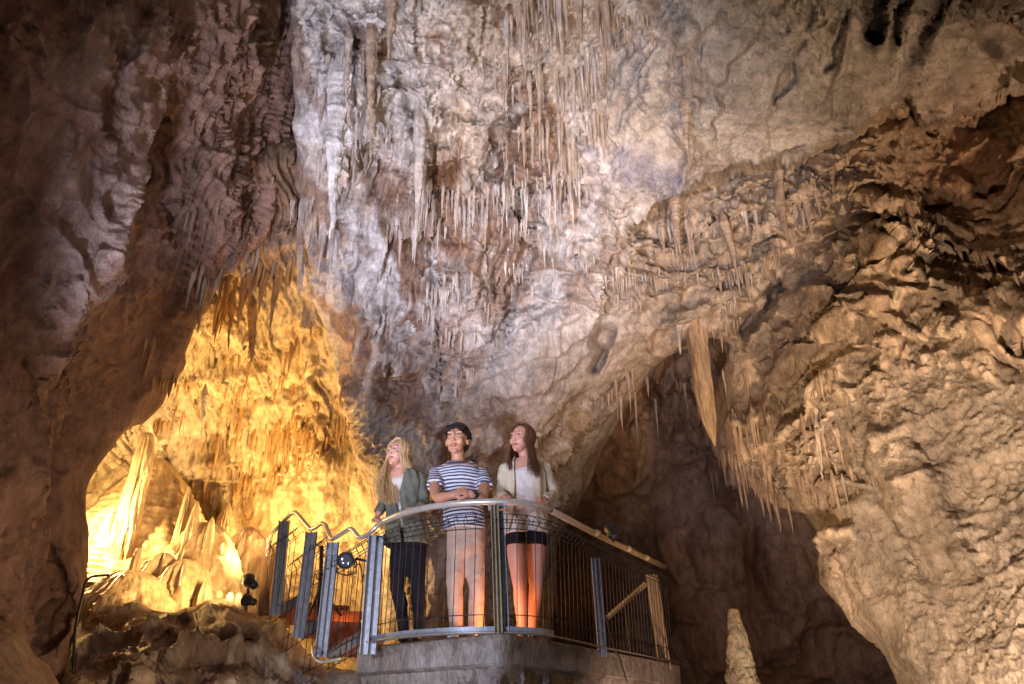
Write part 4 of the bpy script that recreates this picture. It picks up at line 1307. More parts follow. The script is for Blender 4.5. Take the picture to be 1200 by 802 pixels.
tag(tw.build('newel_board', M_WOOD, None, smooth=False), 'dark curved timber board at the far end of the stair', 'post')
bk = empty('inner_stair_post', PY(374, 722, 7.9), 'thin dark post with crossed braces behind the stair railing', 'post')
for a, b, r in (((374, 722, 7.9), (377, 640, 7.9), 0.022), ((362, 722, 7.8), (374, 692, 7.9), 0.014), ((376, 690, 7.9), (400, 722, 7.9), 0.014), ((376, 706, 7.9), (386, 722, 7.85), 0.012)):
    MB().tube([vec(PY(*a)), vec(PY(*b))], r, 6).build('brace' if r < 0.02 else 'upright', M_BLACK, bk)


# --- floodlights
def flood(px, py, Y, aim, label, size=0.075, body_down=0.0, parts=True):
    """black PAR floodlight; aim = direction the lens faces"""
    c = vec(PY(px, py, Y)); t = empty('floodlight', c, label, 'floodlight')
    z = Vector(aim).normalized(); x = z.orthogonal().normalized(); y = z.cross(x)
    B = Matrix((x, y, z)).transposed()

    def ringz(r, h): return [c + B @ Vector((r * math.cos(2 * math.pi * k / 24), r * math.sin(2 * math.pi * k / 24), h)) for k in range(24)]
    MB().loft([ringz(size * 0.3, -size * 2.0), ringz(size * 0.55, -size * 1.9), ringz(size * 0.62, -size * 1.1), ringz(size * 0.95, -size * 0.5),
               ringz(size, 0.0), ringz(size, size * 0.16), ringz(size * 0.86, size * 0.17), ringz(size * 0.84, size * 0.02)]).build('housing', M_BLACK, t)
    MB().loft([ringz(size * 0.83, size * 0.03), ringz(size * 0.6, size * 0.12), ringz(size * 0.2, size * 0.16)]).build('lens', M_GLASS, t)
    return t, c, B


t, c, B = flood(405, 657, 6.72, (0.15, -1, -0.18), 'round black floodlight with glass lens clamped beside the stair post', 0.075)
MB().tube([c + Vector((0.06, 0.05, -0.02)), vec(PY(418, 655, 6.62)), vec(PY(434, 659, 6.56))], 0.012, 6).build('bracket', M_BLACK, t)
MB().tube(smooth_path([c + Vector((0.07, 0.05, -0.05)), vec(PY(422, 662, 6.66)), vec(PY(425, 690, 6.66)), vec(PY(422, 725, 6.68)), vec(PY(424, 765, 6.6))]), 0.006, 6).build('cable', M_BLACK, t)
for dx in (-1, 1):
    MB().tube([c + Vector((dx * 0.085, 0.05, 0.0)), c + Vector((dx * 0.085, 0.09, -0.09)), c + Vector((0, 0.09, -0.11))], 0.007, 5).build('yoke', M_BLACK, t)
t, c, B = flood(716.5, 620, 7.35, (-0.1, 0.75, 0.9), 'black floodlight perched on the right handrail facing away', 0.072)
MB().tube([c, c + Vector((0.0, -0.02, -0.13))], 0.02, 8).build('bracket', M_BLACK, t)
MB().ell(c + Vector((0, -0.03, -0.07)), (0.055, 0.05, 0.06)).build('gear_box', M_BLACK, t)
t, c, B = flood(291, 680, 7.75, (-0.7, 0.5, 0.5), 'black floodlight at the foot of the flowstone, upper of two', 0.07)
MB().tube([c, c + Vector((0.02, 0, -0.14))], 0.014, 8).build('bracket', M_BLACK, t)
t, c, B = flood(288, 703, 7.6, (-0.9, 0.3, 0.25), 'black floodlight lying low on the rock slope, lower of two', 0.06)
MB().tube([c, c + Vector((0.02, 0, -0.1))], 0.014, 8).build('bracket', M_BLACK, t)
tag(MB().tube(smooth_path([vec(PY(x, y, Y)) for x, y, Y in ((700, 690, 7.4), (697, 702, 7.35), (706, 712, 7.35), (714, 740, 7.3), (720, 760, 7.3), (727, 775, 7.35), (735, 800, 7.3))]), 0.007, 6).build('cable', M_BLACK),
    'thin black cable dangling down the right end of the platform', 'cable')
tag(MB().tube(smooth_path([vec(PD(x, y, D)) for x, y, D in ((86, 790, 6.0), (88, 740, 6.2), (96, 700, 6.5), (104, 678, 6.7), (128, 674, 6.8))]), 0.012, 6).build('cable', M_BLACK),
    'dark cable running up the rocks at the lower left', 'cable')
tag(MB().tube(smooth_path([vec(PY(x, y, Y)) for x, y, Y in ((366, 757, 6.85), (368, 771, 6.7), (378, 776, 6.68), (400, 772, 6.6))]), 0.012, 6).build('pipe', M_RAIL),
    'pale bent pipe at the foot of the nearest stair post', 'pipe')


# ================================================================== people
def skin_mat(name, col, sss=0.12):
    m, nt, b = new_mat(name); L = nt.links.new
    g = N(nt, 'ShaderNodeNewGeometry'); n_ = N(nt, 'ShaderNodeTexNoise'); n_.inputs['Scale'].default_value = 18; n_.inputs['Detail'].default_value = 4
    L(g.outputs['Position'], n_.inputs['Vector'])
    mx = N(nt, 'ShaderNodeMix', data_type='RGBA'); mx.inputs['A'].default_value = (*col, 1); mx.inputs['B'].default_value = (col[0] * 0.92, col[1] * 0.72, col[2] * 0.7, 1)
    L(n_.outputs['Fac'], mx.inputs['Factor']); L(mx.outputs['Result'], b.inputs['Base Color'])
    b.inputs['Roughness'].default_value = 0.48; b.inputs['Subsurface Weight'].default_value = sss
    b.inputs['Subsurface Radius'].default_value = (0.02, 0.008, 0.004); b.inputs['Subsurface Scale'].default_value = 0.5
    return m


def cloth_mat(name, col, rough=0.85, weave=220, stripe=None, var=0.1, wr=0.5):
    m, nt, b = new_mat(name); L = nt.links.new
    g = N(nt, 'ShaderNodeNewGeometry')
    n_ = N(nt, 'ShaderNodeTexNoise'); n_.inputs['Scale'].default_value = 16; n_.inputs['Detail'].default_value = 5
    L(g.outputs['Position'], n_.inputs['Vector'])
    r = N(nt, 'ShaderNodeMapRange'); r.inputs[1].default_value = 0.3; r.inputs[2].default_value = 0.7; r.inputs[3].default_value = 1 - var; r.inputs[4].default_value = 1 + var
    L(n_.outputs['Fac'], r.inputs[0])
    src = None
    if stripe:
        sx = N(nt, 'ShaderNodeSeparateXYZ'); L(g.outputs['Position'], sx.inputs[0])
        # gently waving horizontal stripes knitted into the cloth
        nn = N(nt, 'ShaderNodeTexNoise'); nn.inputs['Scale'].default_value = 4; L(g.outputs['Position'], nn.inputs['Vector'])
        a1 = N(nt, 'ShaderNodeMath', operation='MULTIPLY'); a1.inputs[1].default_value = 0.05; L(nn.outputs['Fac'], a1.inputs[0])
        a2 = N(nt, 'ShaderNodeMath', operation='ADD'); L(sx.outputs['Z'], a2.inputs[0]); L(a1.outputs[0], a2.inputs[1])
        a3 = N(nt, 'ShaderNodeMath', operation='MULTIPLY'); a3.inputs[1].default_value = 1 / stripe[1]; L(a2.outputs[0], a3.inputs[0])
        a4 = N(nt, 'ShaderNodeMath', operation='FRACT'); L(a3.outputs[0], a4.inputs[0])
        a5 = N(nt, 'ShaderNodeMath', operation='GREATER_THAN'); a5.inputs[1].default_value = 0.56; L(a4.outputs[0], a5.inputs[0])
        mx = N(nt, 'ShaderNodeMix', data_type='RGBA'); mx.inputs['A'].default_value = (*col, 1); mx.inputs['B'].default_value = (*stripe[0], 1)
        L(a5.outputs[0], mx.inputs['Factor']); src = mx.outputs['Result']
    vm = N(nt, 'ShaderNodeVectorMath', operation='SCALE'); vm.inputs[0].default_value = col; L(r.outputs[0], vm.inputs['Scale'])
    if src: L(src, vm.inputs[0])
    L(vm.outputs[0], b.inputs['Base Color'])
    n2 = N(nt, 'ShaderNodeTexNoise'); n2.inputs['Scale'].default_value = 13; n2.inputs['Detail'].default_value = 2; n2.inputs['Distortion'].default_value = 0.3
    L(g.outputs['Position'], n2.inputs['Vector'])
    b1 = N(nt, 'ShaderNodeBump'); b1.inputs['Strength'].default_value = wr * 0.7; b1.inputs['Distance'].default_value = 0.05; L(n2.outputs['Fac'], b1.inputs['Height'])
    L(b1.outputs[0], b.inputs['Normal'])
    b.inputs['Roughness'].default_value = rough; b.inputs['Specular IOR Level'].default_value = 0.25
    return m


def hair_mat(name, a, b_):
    m, nt, b = new_mat(name); L = nt.links.new
    g = N(nt, 'ShaderNodeNewGeometry'); mp = N(nt, 'ShaderNodeMapping'); mp.inputs['Scale'].default_value = (70, 70, 6); L(g.outputs['Position'], mp.inputs[0])
    n_ = N(nt, 'ShaderNodeTexNoise'); n_.inputs['Scale'].default_value = 1; n_.inputs['Detail'].default_value = 3; L(mp.outputs[0], n_.inputs['Vector'])
    mx = N(nt, 'ShaderNodeMix', data_type='RGBA'); mx.inputs['A'].default_value = (*a, 1); mx.inputs['B'].default_value = (*b_, 1)
    L(n_.outputs['Fac'], mx.inputs['Factor']); L(mx.outputs['Result'], b.inputs['Base Color'])
    b.inputs['Roughness'].default_value = 0.38; b.inputs['Specular IOR Level'].default_value = 0.5
    bb = N(nt, 'ShaderNodeBump'); bb.inputs['Strength'].default_value = 0.4; bb.inputs['Distance'].default_value = 0.004; L(n_.outputs['Fac'], bb.inputs['Height']); L(bb.outputs[0], b.inputs['Normal'])
    return m


def remesh(o, vox, it=2):
    m = o.modifiers.new('r', 'REMESH'); m.mode = 'VOXEL'; m.voxel_size = vox; m.use_smooth_shade = True
    s_ = o.modifiers.new('s', 'SMOOTH'); s_.factor = 0.5; s_.iterations = it
    apply_mods(o)
    if len(o.data.polygons): o.data.polygons.foreach_set('use_smooth', [True] * len(o.data.polygons))
    return o


def catmull_r(pts, rs, k=5):
    P = smooth_path(pts, k); R_ = []
    for i in range(len(rs) - 1):
        for j in range(k): R_.append(rs[i] + (rs[i + 1] - rs[i]) * (j / k))
    R_.append(rs[-1]); return P, R_


def limb(mb, pts, rs, n=14, k=5):
    P, R_ = catmull_r(pts, rs, k); mb.tube(P, R_, n); mb.ell(P[0], (R_[0],) * 3, nu=12, nv=8); mb.ell(P[-1], (R_[-1],) * 3, nu=12, nv=8)


def torso_rings(st, n=28, grow=0.0, sq=2.3):
    """st: list of (centre, right unit, half width, fwd unit, half depth)"""
    out = []
    for c, r, a, f, b in st:
        ring = []
        for k in range(n):
            t = 2 * math.pi * k / n; cx, sy = math.cos(t), math.sin(t)
            e = 2 / sq; x = math.copysign(abs(cx) ** e, cx); y = math.copysign(abs(sy) ** e, sy)
            ring.append(Vector(c) + Vector(r) * (a + grow) * x + Vector(f) * (b + grow) * y)
        out.append(ring)
    return out


def head_basis(gaze, roll=0.0):
    f = Vector(gaze).normalized(); z = Vector((0, 0, 1)); r = f.cross(z).normalized() * -1    # person's left when positive
    u = r.cross(f) * -1
    if u.z < 0: u = -u
    B = Matrix((r, f, u)).transposed()
    return B @ Matrix.Rotation(roll, 3, 'Y')


def add_head(mb, c, B, s=1.0, female=True):
    """head around centre c (between the ears); B columns = side, forward, up"""
    def e(p, r, Bx=None): mb.ell(c + B @ (Vector(p) * s), [v * s for v in r], (B @ Bx) if Bx else B, nu=20, nv=14)
    e((0, -0.012, 0.035), (0.074, 0.094, 0.088))               # cranium
    e((0, 0.030, -0.012), (0.061, 0.058, 0.082))               # face mass
    e((0, 0.050, 0.012), (0.057, 0.030, 0.034))                # brow bone and eye level
    e((0, 0.036, -0.062), (0.044 if female else 0.052, 0.045, 0.040))   # jaw
    e((0, 0.062, -0.094 if female else -0.096), (0.020 if female else 0.027, 0.018, 0.016))   # chin
    for sx in (-1, 1):
        e((sx * 0.035, 0.058, -0.024), (0.026, 0.024, 0.028))  # cheeks
        e((sx * 0.075, -0.004, -0.008), (0.010, 0.020, 0.031)) # ears
        e((sx * 0.028, 0.072, 0.034), (0.026, 0.010, 0.010))   # brow
        e((sx * 0.010, 0.094, -0.034), (0.0085, 0.010, 0.008)) # nostril wings
    e((0, 0.073, 0.020), (0.017, 0.014, 0.022))
    e((0, 0.091, 0.008), (0.0085, 0.012, 0.030), Matrix.Rotation(math.radians(-16), 3, 'X'))
    e((0, 0.102, -0.028), (0.010, 0.011, 0.010))               # nose tip
    e((0, 0.083, -0.060), (0.022, 0.012, 0.0075))              # upper lip
    e((0, 0.082, -0.071), (0.018, 0.011, 0.007))               # lower lip


def face_parts(root, c, B, s, mats, smile=False):
    for sx in (-1, 1):
        p = c + B @ (Vector((sx * 0.031, 0.0725, 0.010)) * s)
        MB().ell(p, [0.0125 * s, 0.0115 * s, 0.0062 * s], B, 14, 10).build('eye', mats['white'], root)
        MB().ell(p + B @ (Vector((0, 0.0094, 0.0008)) * s), [0.0062 * s, 0.0032 * s, 0.0052 * s], B, 12, 8).build('iris', mats['iris'], root)
        a = [c + B @ (Vector((sx * x, y, z)) * s) for x, y, z in ((0.017, 0.083, 0.012), (0.031, 0.086, 0.0175), (0.045, 0.077, 0.011))]
        MB().tube(smooth_path(a, 4), 0.0016 * s, 6).build('eyelid', mats['lash'], root)
        a = [c + B @ (Vector((sx * x, y, z)) * s) for x, y, z in ((0.015, 0.083, 0.036), (0.030, 0.083, 0.039), (0.047, 0.070, 0.034))]
        P = smooth_path(a, 4); MB().tube(P, [0.0012 * s + 0.0014 * s * math.sin(3.14 * i / len(P)) for i in range(len(P))], 6).build('eyebrow', mats['brow'], root)
    up_ = 0.006 if smile else 0.0
    a = [c + B @ (Vector((x, y, z)) * s) for x, y, z in ((-0.026, 0.080, -0.064 + up_), (-0.012, 0.0945, -0.0615), (0, 0.097, -0.0625), (0.012, 0.0945, -0.0615), (0.026, 0.080, -0.064 + up_))]
    P = smooth_path(a, 5); MB().tube(P, [s * (0.001 + 0.0034 * math.sin(3.14 * i / (len(P) - 1))) for i in range(len(P))], 8).build('upper_lip', mats['lips'], root)
    a = [c + B @ (Vector((x, y, z)) * s) for x, y, z in ((-0.024, 0.080, -0.066 + up_), (-0.012, 0.0925, -0.0725), (0, 0.095, -0.0745), (0.012, 0.0925, -0.0725), (0.024, 0.080, -0.066 + up_))]
    P = smooth_path(a, 5); MB().tube(P, [s * (0.001 + 0.0042 * math.sin(3.14 * i / (len(P) - 1))) for i in range(len(P))], 8).build('lower_lip', mats['lips'], root)
    if smile:
        MB().ell(c + B @ (Vector((0, 0.0935, -0.0672)) * s), [0.015 * s, 0.003 * s, 0.0028 * s], B, 12, 8).build('teeth', mats['white'], root)


def add_hand(mb, wrist, palm_dir, up_dir, curl=0.9, s=1.0, side=1, spread=0.0):
    """palm leaving the wrist along palm_dir; fingers bend away from up_dir (back of the hand)"""
    d = Vector(palm_dir).normalized(); u = Vector(up_dir); u = (u - d * u.dot(d)).normalized(); w = d.cross(u) * side
    wr = Vector(wrist)
    B = Matrix((w, d, u)).transposed()
    mb.ell(wr + d * 0.045 * s, (0.037 * s, 0.052 * s, 0.015 * s), B, 16, 10)
    mb.ell(wr + d * 0.01 * s, (0.026 * s, 0.03 * s, 0.018 * s), B, 12, 8)
    for i, (x, L) in enumerate(((-0.029, 0.058), (-0.010, 0.070), (0.010, 0.078), (0.029, 0.070))):
        p = wr + d * (0.082 - 0.10 * abs(x - 0.008)) * s + w * x * s; a = 0.0; pts = [p - d * 0.02 * s]; dirv = d.copy()
        for j, seg in enumerate((0.42, 0.32, 0.26)):
            pts.append(p)
            a = curl * (0.35, 0.9, 0.7)[j]
            dirv = (dirv * math.cos(a) - u_perp(dirv, w, side) * math.sin(a)).normalized()
            p = p + (dirv + w * spread * x * 8) * L * seg * s
        pts.append(p)
        mb.tube(pts, [0.0088 * s, 0.0086 * s, 0.0082 * s, 0.0076 * s, 0.0062 * s], 8); mb.ell(p, (0.0064 * s,) * 3, nu=8, nv=6)
    # thumb from the side of the palm near its base
    b0 = wr + d * 0.022 * s + w * 0.026 * s; b1 = wr + d * 0.052 * s + w * 0.048 * s - u * 0.012 * s
    b2 = b1 + (d * 0.024 + w * 0.004 - u * 0.016 * (0.6 + curl)) * s; b3 = b2 + (d * 0.016 - w * 0.006 - u * 0.012 * (0.5 + curl)) * s
    mb.tube([b0, b1, b2, b3], [0.012 * s, 0.0105 * s, 0.0092 * s, 0.0068 * s], 8); mb.ell(b3, (0.007 * s,) * 3, nu=8, nv=6)


def u_perp(dirv, w, side):
    return (dirv.cross(w) * -side).normalized() * -1 if False else (w.cross(dirv) * side * 1.0).normalized() * -1 * -1


def strands(c, B, s, n, az_range, drop_pts, r=0.008, part=(0.0, 0.03), wave=0.0, seed=0, rad=(0.084, 0.104, 0.108)):
    rnd = random.Random(seed); mb = MB()
    for i in range(n):
        az = math.radians(az_range[0] + (az_range[1] - az_range[0]) * (i + rnd.random() * 0.7) / n)    # 0 = face forward, + to person's left
        t = rnd.random(); k = rnd.uniform(0.95, 1.07)
        sgn = 1 if math.sin(az) >= 0 else -1
        p0 = Vector((part[0] + sgn * 0.004, rnd.uniform(-0.06, 0.055) if abs(math.sin(az)) > 0.5 else -0.03, 0.035 + rad[2] * 0.86))
        def on(el, kk=1.0): return Vector((rad[0] * math.sin(az) * math.cos(el), -0.012 + rad[1] * math.cos(az) * math.cos(el), 0.035 + rad[2] * math.sin(el))) * 1.0 * kk
        pts = [p0, p0.lerp(on(0.9, k), 0.65), on(0.5, k), on(0.0, k), on(-0.45, k * 1.02)]
        W = [c + B @ (p * s) for p in pts]
        for dp in drop_pts(az, rnd): W.append(W[-1] + Vector(dp))
        P = smooth_path(W, 4); m_ = len(P); ph = rnd.uniform(0, 6.28); L_ = []
        for j, p in enumerate(P):
            q = j / (m_ - 1); a = wave * max(0, q - 0.35)
            L_.append(p + Vector((math.sin(q * 16 + ph), math.cos(q * 14 + ph), 0)) * a)
        mb.tube(L_, [r * (0.75 + 0.5 * math.sin(3.1 * min(1, j / (m_ - 1) * 1.25))) * (1 if j < m_ * 0.75 else max(0.25, (m_ - j) / (m_ * 0.25))) for j in range(m_)], 5)
    return mb


def sheet(name, st, ang, mat, parent, thick=0.008, n=46, wob=0.006, seed=0, sub=True, k=6):
    """open garment wrapped round torso stations st; ang(i_frac)->(a0,a1) degrees, 90 = front (fwd)"""
    stv = []
    for i in range(len(st) - 1):
        for j in range(k):
            t = j / k; stv.append([Vector(st[i][q]).lerp(Vector(st[i + 1][q]), t) if q in (0, 1, 3) else st[i][q] * (1 - t) + st[i + 1][q] * t for q in range(5)])
    stv.append([Vector(v) if q in (0, 1, 3) else v for q, v in enumerate(st[-1])])
    V = []; m_ = len(stv)
    for i, (c, r, a, f, b) in enumerate(stv):
        q = i / (m_ - 1); a0, a1 = ang(q)
        for j in range(n + 1):
            t = math.radians(a0 + (a1 - a0) * j / n); w_ = wob * (math.sin(t * 7 + q * 5 + seed) + math.sin(t * 11 - q * 9 + seed * 2))
            V.append(c + r * (a + w_) * math.copysign(abs(math.cos(t)) ** 0.87, math.cos(t)) + f * (b + w_) * math.copysign(abs(math.sin(t)) ** 0.87, math.sin(t)))
    Fs = [(i * (n + 1) + j, i * (n + 1) + j + 1, (i + 1) * (n + 1) + j + 1, (i + 1) * (n + 1) + j) for i in range(m_ - 1) for j in range(n)]
    o = MB().add(V, Fs).build(name, mat, parent)
    so = o.modifiers.new('t', 'SOLIDIFY'); so.thickness = thick; so.offset = 0
    apply_mods(o); o.data.polygons.foreach_set('use_smooth', [True] * len(o.data.polygons))
    return o


def wrinkle(o, amp=0.006, f=9.0, seed=0):
    n_ = len(o.data.vertices); co = np.empty(n_ * 3, np.float32); o.data.vertices.foreach_get('co', co); co = co.reshape(-1, 3)
    no = np.empty(n_ * 3, np.float32); o.data.vertices.foreach_get('normal', no); no = no.reshape(-1, 3)
    d = (ridged(co * np.array([f * .6, f * .6, f * 0.9]) + seed, 2) - 0.7) * amp * 0.8
    o.data.vertices.foreach_set('co', (co + no * d[:, None]).astype(np.float32).ravel()); o.data.update()


MW = plain_mat('eye_white', (0.50, 0.46, 0.44), 0.25, var=0.02)
MI = plain_mat('iris_dark', (0.05, 0.035, 0.03), 0.15, var=0.05)
MLASH = plain_mat('lashes', (0.08, 0.045, 0.035), 0.6)
ML = plain_mat('lips_rose', (0.50, 0.19, 0.17), 0.4, var=0.05)


def fmats(brow): return dict(white=MW, iris=MI, lash=MLASH, brow=plain_mat('brow', brow, 0.7), lips=ML)


UPV = Vector((0, 0, 1))


def stations(rows, yaw):
    """rows: (px, py, Y, halfwidth, halfdepth[, lean]) -> torso stations turned by yaw (0 = facing the camera)"""
    f = Vector((math.sin(yaw), -math.cos(yaw), 0)); r = Vector((math.cos(yaw), math.sin(yaw), 0))
    return [(vec(PY(x, y, Y)), r, a, f, b) for x, y, Y, a, b in rows]


# ---------------------------------------------------------------- man in the striped T-shirt
SK_M = skin_mat('skin_man', (0.60, 0.34, 0.22)); SK_W = skin_mat('skin_pale', (0.72, 0.44, 0.34)); SK_B = skin_mat('skin_light', (0.70, 0.42, 0.32))


def P3(x, y, Y): return vec(PY(x, y, Y))


man = empty('person', (P3(547, 740, 6.32).x, 6.32, FZ), 'dark haired man in a blue striped T-shirt and pale trousers, hands clasped over the rail', 'person')
HS = 1.27
hc = P3(536, 516.5, 6.22); HB = head_basis((-0.24, -1, 0.03), 0.02)
tm = stations([(546, 640, 6.36, 0.165, 0.12), (545, 622, 6.36, 0.160, 0.12), (543, 600, 6.34, 0.150, 0.115), (541, 575, 6.31, 0.165, 0.12), (539.5, 559, 6.28, 0.185, 0.125), (538.5, 550, 6.28, 0.165, 0.11), (537.5, 543, 6.28, 0.10, 0.08)], -0.12)
body = MB().loft(torso_rings(tm))
limb(body, [P3(537.5, 545, 6.28), P3(536.5, 536, 6.25), hc + HB @ Vector((0, -0.01, -0.03))], [0.062, 0.056, 0.055])
add_head(body, hc, HB, HS, False)
shL, shR = P3(511, 556, 6.28), P3(566, 556, 6.28)
elL, elR = P3(512, 583, 6.04), P3(565, 585, 6.02)
wrL, wrR = P3(530, 580, 5.93), P3(552, 579, 5.92)
limb(body, [shL, shL.lerp(elL, .5) + Vector((-0.015, 0, 0)), elL, elL.lerp(wrL, .35) + Vector((0, 0, -.004)), wrL], [0.056, 0.048, 0.040, 0.041, 0.027])
limb(body, [shR, shR.lerp(elR, .5) + Vector((0.015, 0, 0)), elR, elR.lerp(wrR, .35) + Vector((0, 0, -.004)), wrR], [0.056, 0.048, 0.040, 0.041, 0.027])
# clasped hands
add_hand(body, wrL, (0.75, -0.25, 0.25), (-0.5, -0.8, 0.3), 0.75, 1.0, 1)
add_hand(body, wrR, (-0.85, -0.22, 0.18), (0.3, -0.75, 0.6), 1.0, 1.0, -1)
for sx, xk, xa in ((-1, 533, 535), (1, 559, 557)):
    hip = P3(546 + sx * 9, 640, 6.36); kn = P3(xk, 690, 6.33); an = P3(xa, 738, 6.36)
    limb(body, [hip, hip.lerp(kn, .5), kn, kn.lerp(an, .35) + Vector((0, 0.02, 0)), an], [0.080, 0.070, 0.050, 0.050, 0.036])
    limb(body, [an, Vector((an.x - 0.02, an.y - 0.02, FZ + 0.05)), Vector((an.x - 0.03, an.y - 0.14, FZ + 0.035))], [0.038, 0.04, 0.032], k=3)
remesh(body.build('body', SK_M, man), 0.0045, 7)
face_parts(man, hc, HB, HS, fmats((0.03, 0.02, 0.015)))
M_STR = cloth_mat('striped_jersey', (0.70, 0.72, 0.78), stripe=((0.035, 0.06, 0.17), 0.028), wr=0.35)
sh = MB().loft(torso_rings([(c, r, a + (0.020 if i < 3 else 0.012 if i < 5 else 0.006), f, b + (0.03 if i < 3 else 0.014)) for i, (c, r, a, f, b) in enumerate(tm[1:])][:5] + [(tm[6][0] + Vector((0, 0, 0.0)), tm[6][1], 0.085, tm[6][3], 0.072)]))
for s_, e_, sg in ((shL, elL, -1), (shR, elR, 1)):
    mid = s_.lerp(e_, 0.52) + Vector((sg * 0.02, 0, 0))
    sh.tube([s_ + Vector((-sg * 0.06, 0, 0.01)), s_ + Vector((sg * 0.0, 0, 0.004)), s_.lerp(mid, .6), mid], [0.05, 0.062, 0.070, 0.074], 16)
    sh.ell(s_ + Vector((-sg * 0.012, 0, 0)), (0.066, 0.062, 0.060))
    sh.tube([P3(538, 546, 6.28) + Vector((sg * 0.06, 0, 0.0)), s_ + Vector((-sg * 0.02, 0, 0.012))], [0.052, 0.056], 14)
o = remesh(sh.build('striped_shirt', M_STR, man), 0.008, 4); wrinkle(o, 0.012, 7, 3)
nb = [tm[6][0] + Vector((0, -0.008, 0.006)) + Matrix.Rotation(-0.12, 3, 'Z') @ Vector((0.092 * math.cos(t), 0.092 * math.sin(t) - 0.016, -0.030 * (1 - math.sin(t)) + 0.022)) for t in np.linspace(0, 2 * math.pi, 30)[:-1]]
nb = [nb[-1]] + nb + [nb[0]]
MB().tube(nb, 0.009, 8).build('collar', plain_mat('navy_trim', (0.03, 0.05, 0.13), 0.8), man)
tr = MB(); M_CHINO = cloth_mat('pale_chinos', (0.60, 0.44, 0.36), wr=0.6)
tr.loft(torso_rings([(c, r, a + 0.006, f, b + 0.008) for c, r, a, f, b in tm[:3]]))
tr.ell(P3(546, 642, 6.36), (0.172, 0.142, 0.11))
for sx, xk, xa in ((-1, 533, 535), (1, 559, 557)):
    hip = P3(546 + sx * 9, 640, 6.36); kn = P3(xk, 690, 6.33); an = P3(xa, 736, 6.36)
    tr.tube(*catmull_r([hip, hip.lerp(kn, .5), kn, kn.lerp(an, .4) + Vector((0, 0.015, 0)), an], [0.098, 0.088, 0.067, 0.070, 0.060]), 16)
o = remesh(tr.build('trousers', M_CHINO, man), 0.009, 4); wrinkle(o, 0.007, 5, 1)
for sx, xa in ((-1, 535), (1, 557)):
    a = P3(xa, 738, 6.36); sb = MB(); x0 = a.x - 0.02
    sb.ell((x0, a.y - 0.09, FZ + 0.05), (0.046, 0.13, 0.04)); sb.ell((x0, a.y, FZ + 0.07), (0.044, 0.06, 0.06)); sb.box((x0, a.y - 0.07, FZ + 0.015), (0.08, 0.27, 0.03))
    remesh(sb.build('shoe', plain_mat('canvas_shoe', (0.42, 0.42, 0.44), 0.8), man), 0.008, 3)
hb = MB()
hb.ell(hc + HB @ (Vector((0, -0.020, 0.048)) * HS), [0.081 * HS, 0.099 * HS, 0.086 * HS], HB, 24, 16)
hb.ell(hc + HB @ (Vector((0, -0.062, 0.0)) * HS), [0.070 * HS, 0.058 * HS, 0.072 * HS], HB, 20, 14)
rnd = random.Random(5)
for i in range(420):
    az = rnd.uniform(-3.14, 3.14); el = rnd.uniform(0.0, 1.5)
    p = Vector((0.080 * math.sin(az) * math.cos(el), -0.020 + 0.096 * math.cos(az) * math.cos(el), 0.050 + 0.078 * math.sin(el)))
    if p.y > 0.04 and p.z < 0.08: continue
    dn = Vector((rnd.uniform(-0.02, 0.02), 0.03 if math.cos(az) > 0.2 else 0.0, -0.03)); q = p * 1.03 + dn * 0.5
    hb.tube([hc + HB @ (v * HS) for v in (p * 0.97, p * 1.02 + Vector((0, 0.002, 0.002)), q, q + dn * 0.6)], [0.005, 0.005, 0.004, 0.001], 5)
for i in range(60):      # fringe
    x = -0.060 + 0.12 * i / 59 + rnd.uniform(-.002, .002)
    hb.tube([hc + HB @ (Vector(v) * HS) for v in ((x * 0.75, 0.02, 0.048 + 0.086 * math.sqrt(1 - (x * 0.75 / 0.081) ** 2 - 0.163) - 0.003), (x * 0.95, 0.058, 0.046 + 0.086 * math.sqrt(max(0.02, 1 - (x * 0.95 / 0.081) ** 2 - 0.62))), (x * 1.0 + 0.004, 0.082, 0.074 + rnd.uniform(-0.004, 0.01)), (x * 1.02 + 0.008, 0.087, 0.056 - 0.014 * max(0, -x / 0.06) + rnd.uniform(-0.012, 0.016)))], [0.006, 0.006, 0.0045, 0.001], 5)
for sx in (-1, 1):
    hb.ell(hc + HB @ (Vector((sx * 0.074, 0.004, 0.028)) * HS), [0.014, 0.045, 0.050], HB)
hb.build('hair', hair_mat('black_hair', (0.012, 0.009, 0.008), (0.03, 0.022, 0.018)), man)
d_ = (elR - wrR).normalized(); MB().tube([wrR + d_ * 0.02, wrR + d_ * 0.065], 0.036, 16).build('watch', M_BLACK, man)
wl = MB().box(wrR + d_ * 0.04 + Vector((0, -0.034, 0.012)), (0.036, 0.012, 0.036)); wl.build('watch_face', M_BLACK, man, smooth=False, bevel=0.004)

# ---------------------------------------------------------------- blonde woman
wo = empty('person', (P3(476, 745, 6.66).x, 6.66, FZ), 'smiling woman with long blonde hair in an olive grey jacket and dark jeans', 'person')
HS = 1.12
hc = P3(466, 533, 6.52); HB = head_basis((-0.62, -1, 0.12), -0.05)
YW = 0.10
tw_ = stations([(478, 640, 6.70, 0.155, 0.115), (477, 622, 6.70, 0.150, 0.11), (475, 602, 6.69, 0.122, 0.095), (473, 582, 6.66, 0.130, 0.105), (471.5, 566, 6.62, 0.145, 0.105), (471, 555, 6.60, 0.130, 0.085), (470.5, 549, 6.59, 0.08, 0.06)], -YW - 0.15)
body = MB().loft(torso_rings(tw_))
limb(body, [P3(470.5, 553, 6.60), P3(469, 546, 6.57), hc + HB @ Vector((0, -0.01, -0.04))], [0.050, 0.046, 0.046])
add_head(body, hc, HB, HS, True)
shL, shR = P3(453, 562, 6.60), P3(491, 561, 6.62)
elL, elR = P3(449, 588, 6.72), P3(497, 590, 6.62)
